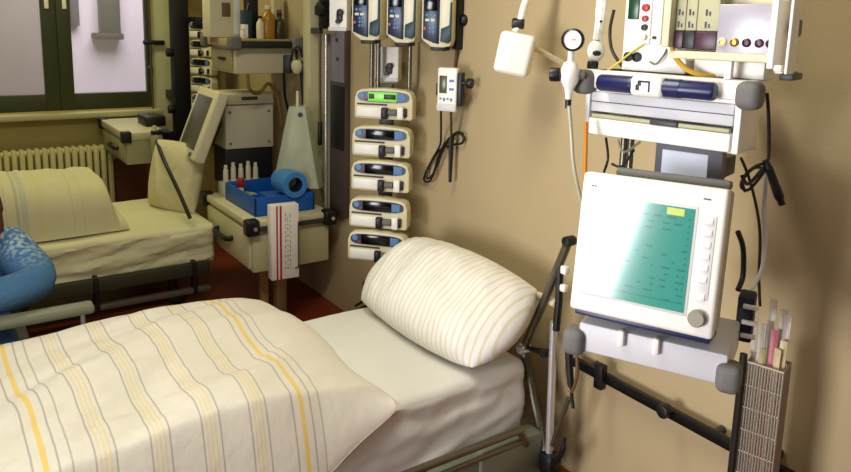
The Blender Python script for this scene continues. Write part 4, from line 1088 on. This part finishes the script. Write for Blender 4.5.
worldtube('oxygen_hose', [Vector((1.50, 3.97, 1.29)), Vector((1.52, 3.99, 1.20)), Vector((1.60, 4.05, 1.17)), Vector((1.68, 4.1, 1.22)), Vector((1.76, 4.15, 1.12)), Vector((1.80, 4.2, .95))], .010, M('tan hose', '8A7040', .5), 'tan hose sagging between the far upper shelf and the boxy ventilator', 'hose')
worldtube('black_lead', [Vector((1.72, 3.97, 1.29)), Vector((1.74, 4.0, 1.15)), Vector((1.79, 4.05, 1.02)), Vector((1.81, 4.1, .85)), Vector((1.80, 4.08, .70)), Vector((1.76, 4.05, .60))], .008, black, 'black lead dropping behind the boxy ventilator from the far upper shelf', 'cable')
# hanging oxygen cup by the column
oc_ = thing('hanging_mask', 'small pale cup with dark tubing hooked on a black bar left of the supply column', 'cup', D(297, 68, 4.05), -40)
q = MB(); q.lathe([(.016, -.03), (.03, -.01), (.034, .02), (.026, .04), (.015, .045)], (0, 0, 0)); q.build('cup_body', M('pale cup', 'C4C49A', .4), oc_)
q = MB(); q.box(-.075, -.03, -.02, .03, -.03, .07, .005); q.box(.02, .18, -.01, .02, -.035, .04, .005); q.box(-.05, .05, .02, .04, .0, .03, .004); q.build('bar', black, oc_)
q = MB(); q.tube([(-.03, 0, .03), (-.02, -.01, .09), (.015, -.01, .12), (.03, 0, .06)], .006); q.tube([(.02, .02, -.02), (.03, .03, -.2), (.02, .03, -.36)], .012); q.build('tubing', black, oc_)
q = MB(); q.box(.04, .06, .0, .14, .01, .04, .003); q.build('mount', black, oc_)

# far mast with stack of pumps
fm = thing('pump_mast', 'tall black mast in the corner by the window holding the far pump stack', 'mast', (1.50, 5.28, 0))
MB().box(-.055, .055, -.05, .05, .55, 2.3, .006).build('mast_post', black, fm)
for z_ in (.95, 1.35, 1.75): MB().cyl((-.1, -.02, z_), (-.055, -.02, z_), .03, bev=.006).build('knob', black, fm)
MB().box(-.03, .06, .05, .312, 1.0, 1.06, .004).build('wall_arm', black, fm)
MB().box(-.03, .06, .05, .312, 1.8, 1.86, .004).build('wall_arm', black, fm)
MB().box(.05, .22, -.25, .0, 1.55, 1.60, .004).build('top_arm', black, fm)
proto = [o for o in bpy.data.objects if o.name.startswith('syringe_pump') and o.get('label') == lbs[1]][0]
ords = ['lowest syringe pump in the far corner stack', 'second syringe pump from the bottom in the far corner stack', 'third syringe pump from the bottom in the far corner stack', 'fourth syringe pump from the bottom in the far corner stack', 'second syringe pump from the top in the far corner stack', 'topmost syringe pump in the far corner stack']
for i in range(6):
    c = copy_tree(proto); c.location = (1.575, 5.06, .83 + i * .125); c.scale = (.78, .8, .80); c.rotation_euler = (0, 0, math.radians(-70))
    c['label'] = ords[i]; c['group'] = 'syringe pumps stacked in the far corner'

# far corner drawer unit with jar
olive_d = M('olive laminate', 'A6A27A', .5, var=.05)
fc = thing('drawer_cabinet', 'small cream hanging drawer unit in front of the window sill with a dark handle', 'cabinet', (1.0, 4.75, .672))
MB().box(0, .23, 0, .70, 0, .155, .005).build('carcass', olive_d, fc)
MB().box(-.015, .245, -.015, .715, .155, .205, .008).build('top_plate', M('pale olive top', 'C6C098', .5), fc)
dr = MB().box(-.008, .004, .02, .68, .015, .14, .004).build('drawer', olive_d, fc)
MB().tube([(-.006, .20, .08), (-.03, .21, .078), (-.03, .38, .078), (-.006, .39, .08)], .012, smooth=3).build('drawer_handle', black, dr)
for x_, y_ in ((0, 0), (0, .70), (.23, 0)): MB().box(x_ - .03, x_ + .03, y_ - .03, y_ + .03, .14, .215, .012, seg=3).build('corner_bumper', black, fc)
q = MB(); q.box(.22, .46, .48, .52, .06, .12, .004); q.build('mast_bracket', black, fc)
q = MB(); q.box(.17, .30, .20, .42, .205, .27, .006); q.build('upper_clamp', black, fc)
jr = thing('suction_jar', 'cloudy suction jar hung at the right end of the small far drawer unit', 'jar', (1.17, 4.69, .70))
q = MB(); q.lathe([(.02, 0), (.034, .01), (.038, .05), (.038, .15), (.03, .17)], (0, 0, 0)); q.build('jar_body', M('cloudy jar', 'A8A67C', .25, var=.15, alpha=.8), jr)
MB().cyl((0, 0, .165), (0, 0, .19), .034, bev=.004).build('jar_lid', black, jr); MB().cyl((.02, 0, .18), (.075, -.01, .175), .012).build('side_port', black, jr); MB().cyl((0, 0, -.02), (0, 0, .005), .008).build('drain_plug', black, jr)
MB().cyl((-.01, 0, .19), (-.01, 0, .22), .012).build('nozzle', cream, jr)

# ------------------------------------------------------------------ light
def area(name, loc, target, size, power, color, sy=None):
    l = bpy.data.lights.new(name, 'AREA'); l.energy = power; l.color = color
    l.shape = 'RECTANGLE'; l.size = size; l.size_y = sy or size
    o = bpy.data.objects.new(name, l); COL.objects.link(o); o.location = loc
    o.rotation_euler = (Vector(target) - Vector(loc)).to_track_quat('-Z', 'Y').to_euler()
    return o
area('ceiling_light', (.3, 1.5, 2.70), (.45, 1.5, 0), .35, 38, (.99, .97, .82), 1.4)
area('ceiling_light_far', (.5, 4.6, 2.70), (.6, 4.6, 0), .35, 19, (1, .95, .48), 1.3)
wl_ = area('glare_light', (-2.7, .88, 1.10), (1.1, .95, 1.16), 1.2, 32, (.98, .96, 1.0), 1.5)  # unseen area light, placed so its reflection glares on the monitor screen
wl_.rotation_euler.rotate_axis('Z', math.radians(-12)); wl_.data.spread = math.radians(82)
area('flash', (-.2, -.05, 1.75), (1.2, 1.3, .8), .12, 3, (.95, .93, 1.0))
area('outside_light', (1.6, 7.0, 3.4), (1.4, 9, 1.2), 2.0, 130, (1, .95, 1.0))
wd_ = bpy.data.worlds.new('world'); bpy.context.scene.world = wd_; wd_.use_nodes = True
bg = wd_.node_tree.nodes['Background']; bg.inputs[0].default_value = (.95, .9, .75, 1); bg.inputs[1].default_value = .065
vs = bpy.context.scene.view_settings
vs.view_transform = 'Standard'; vs.look = 'None'; vs.exposure = 0; vs.gamma = 1
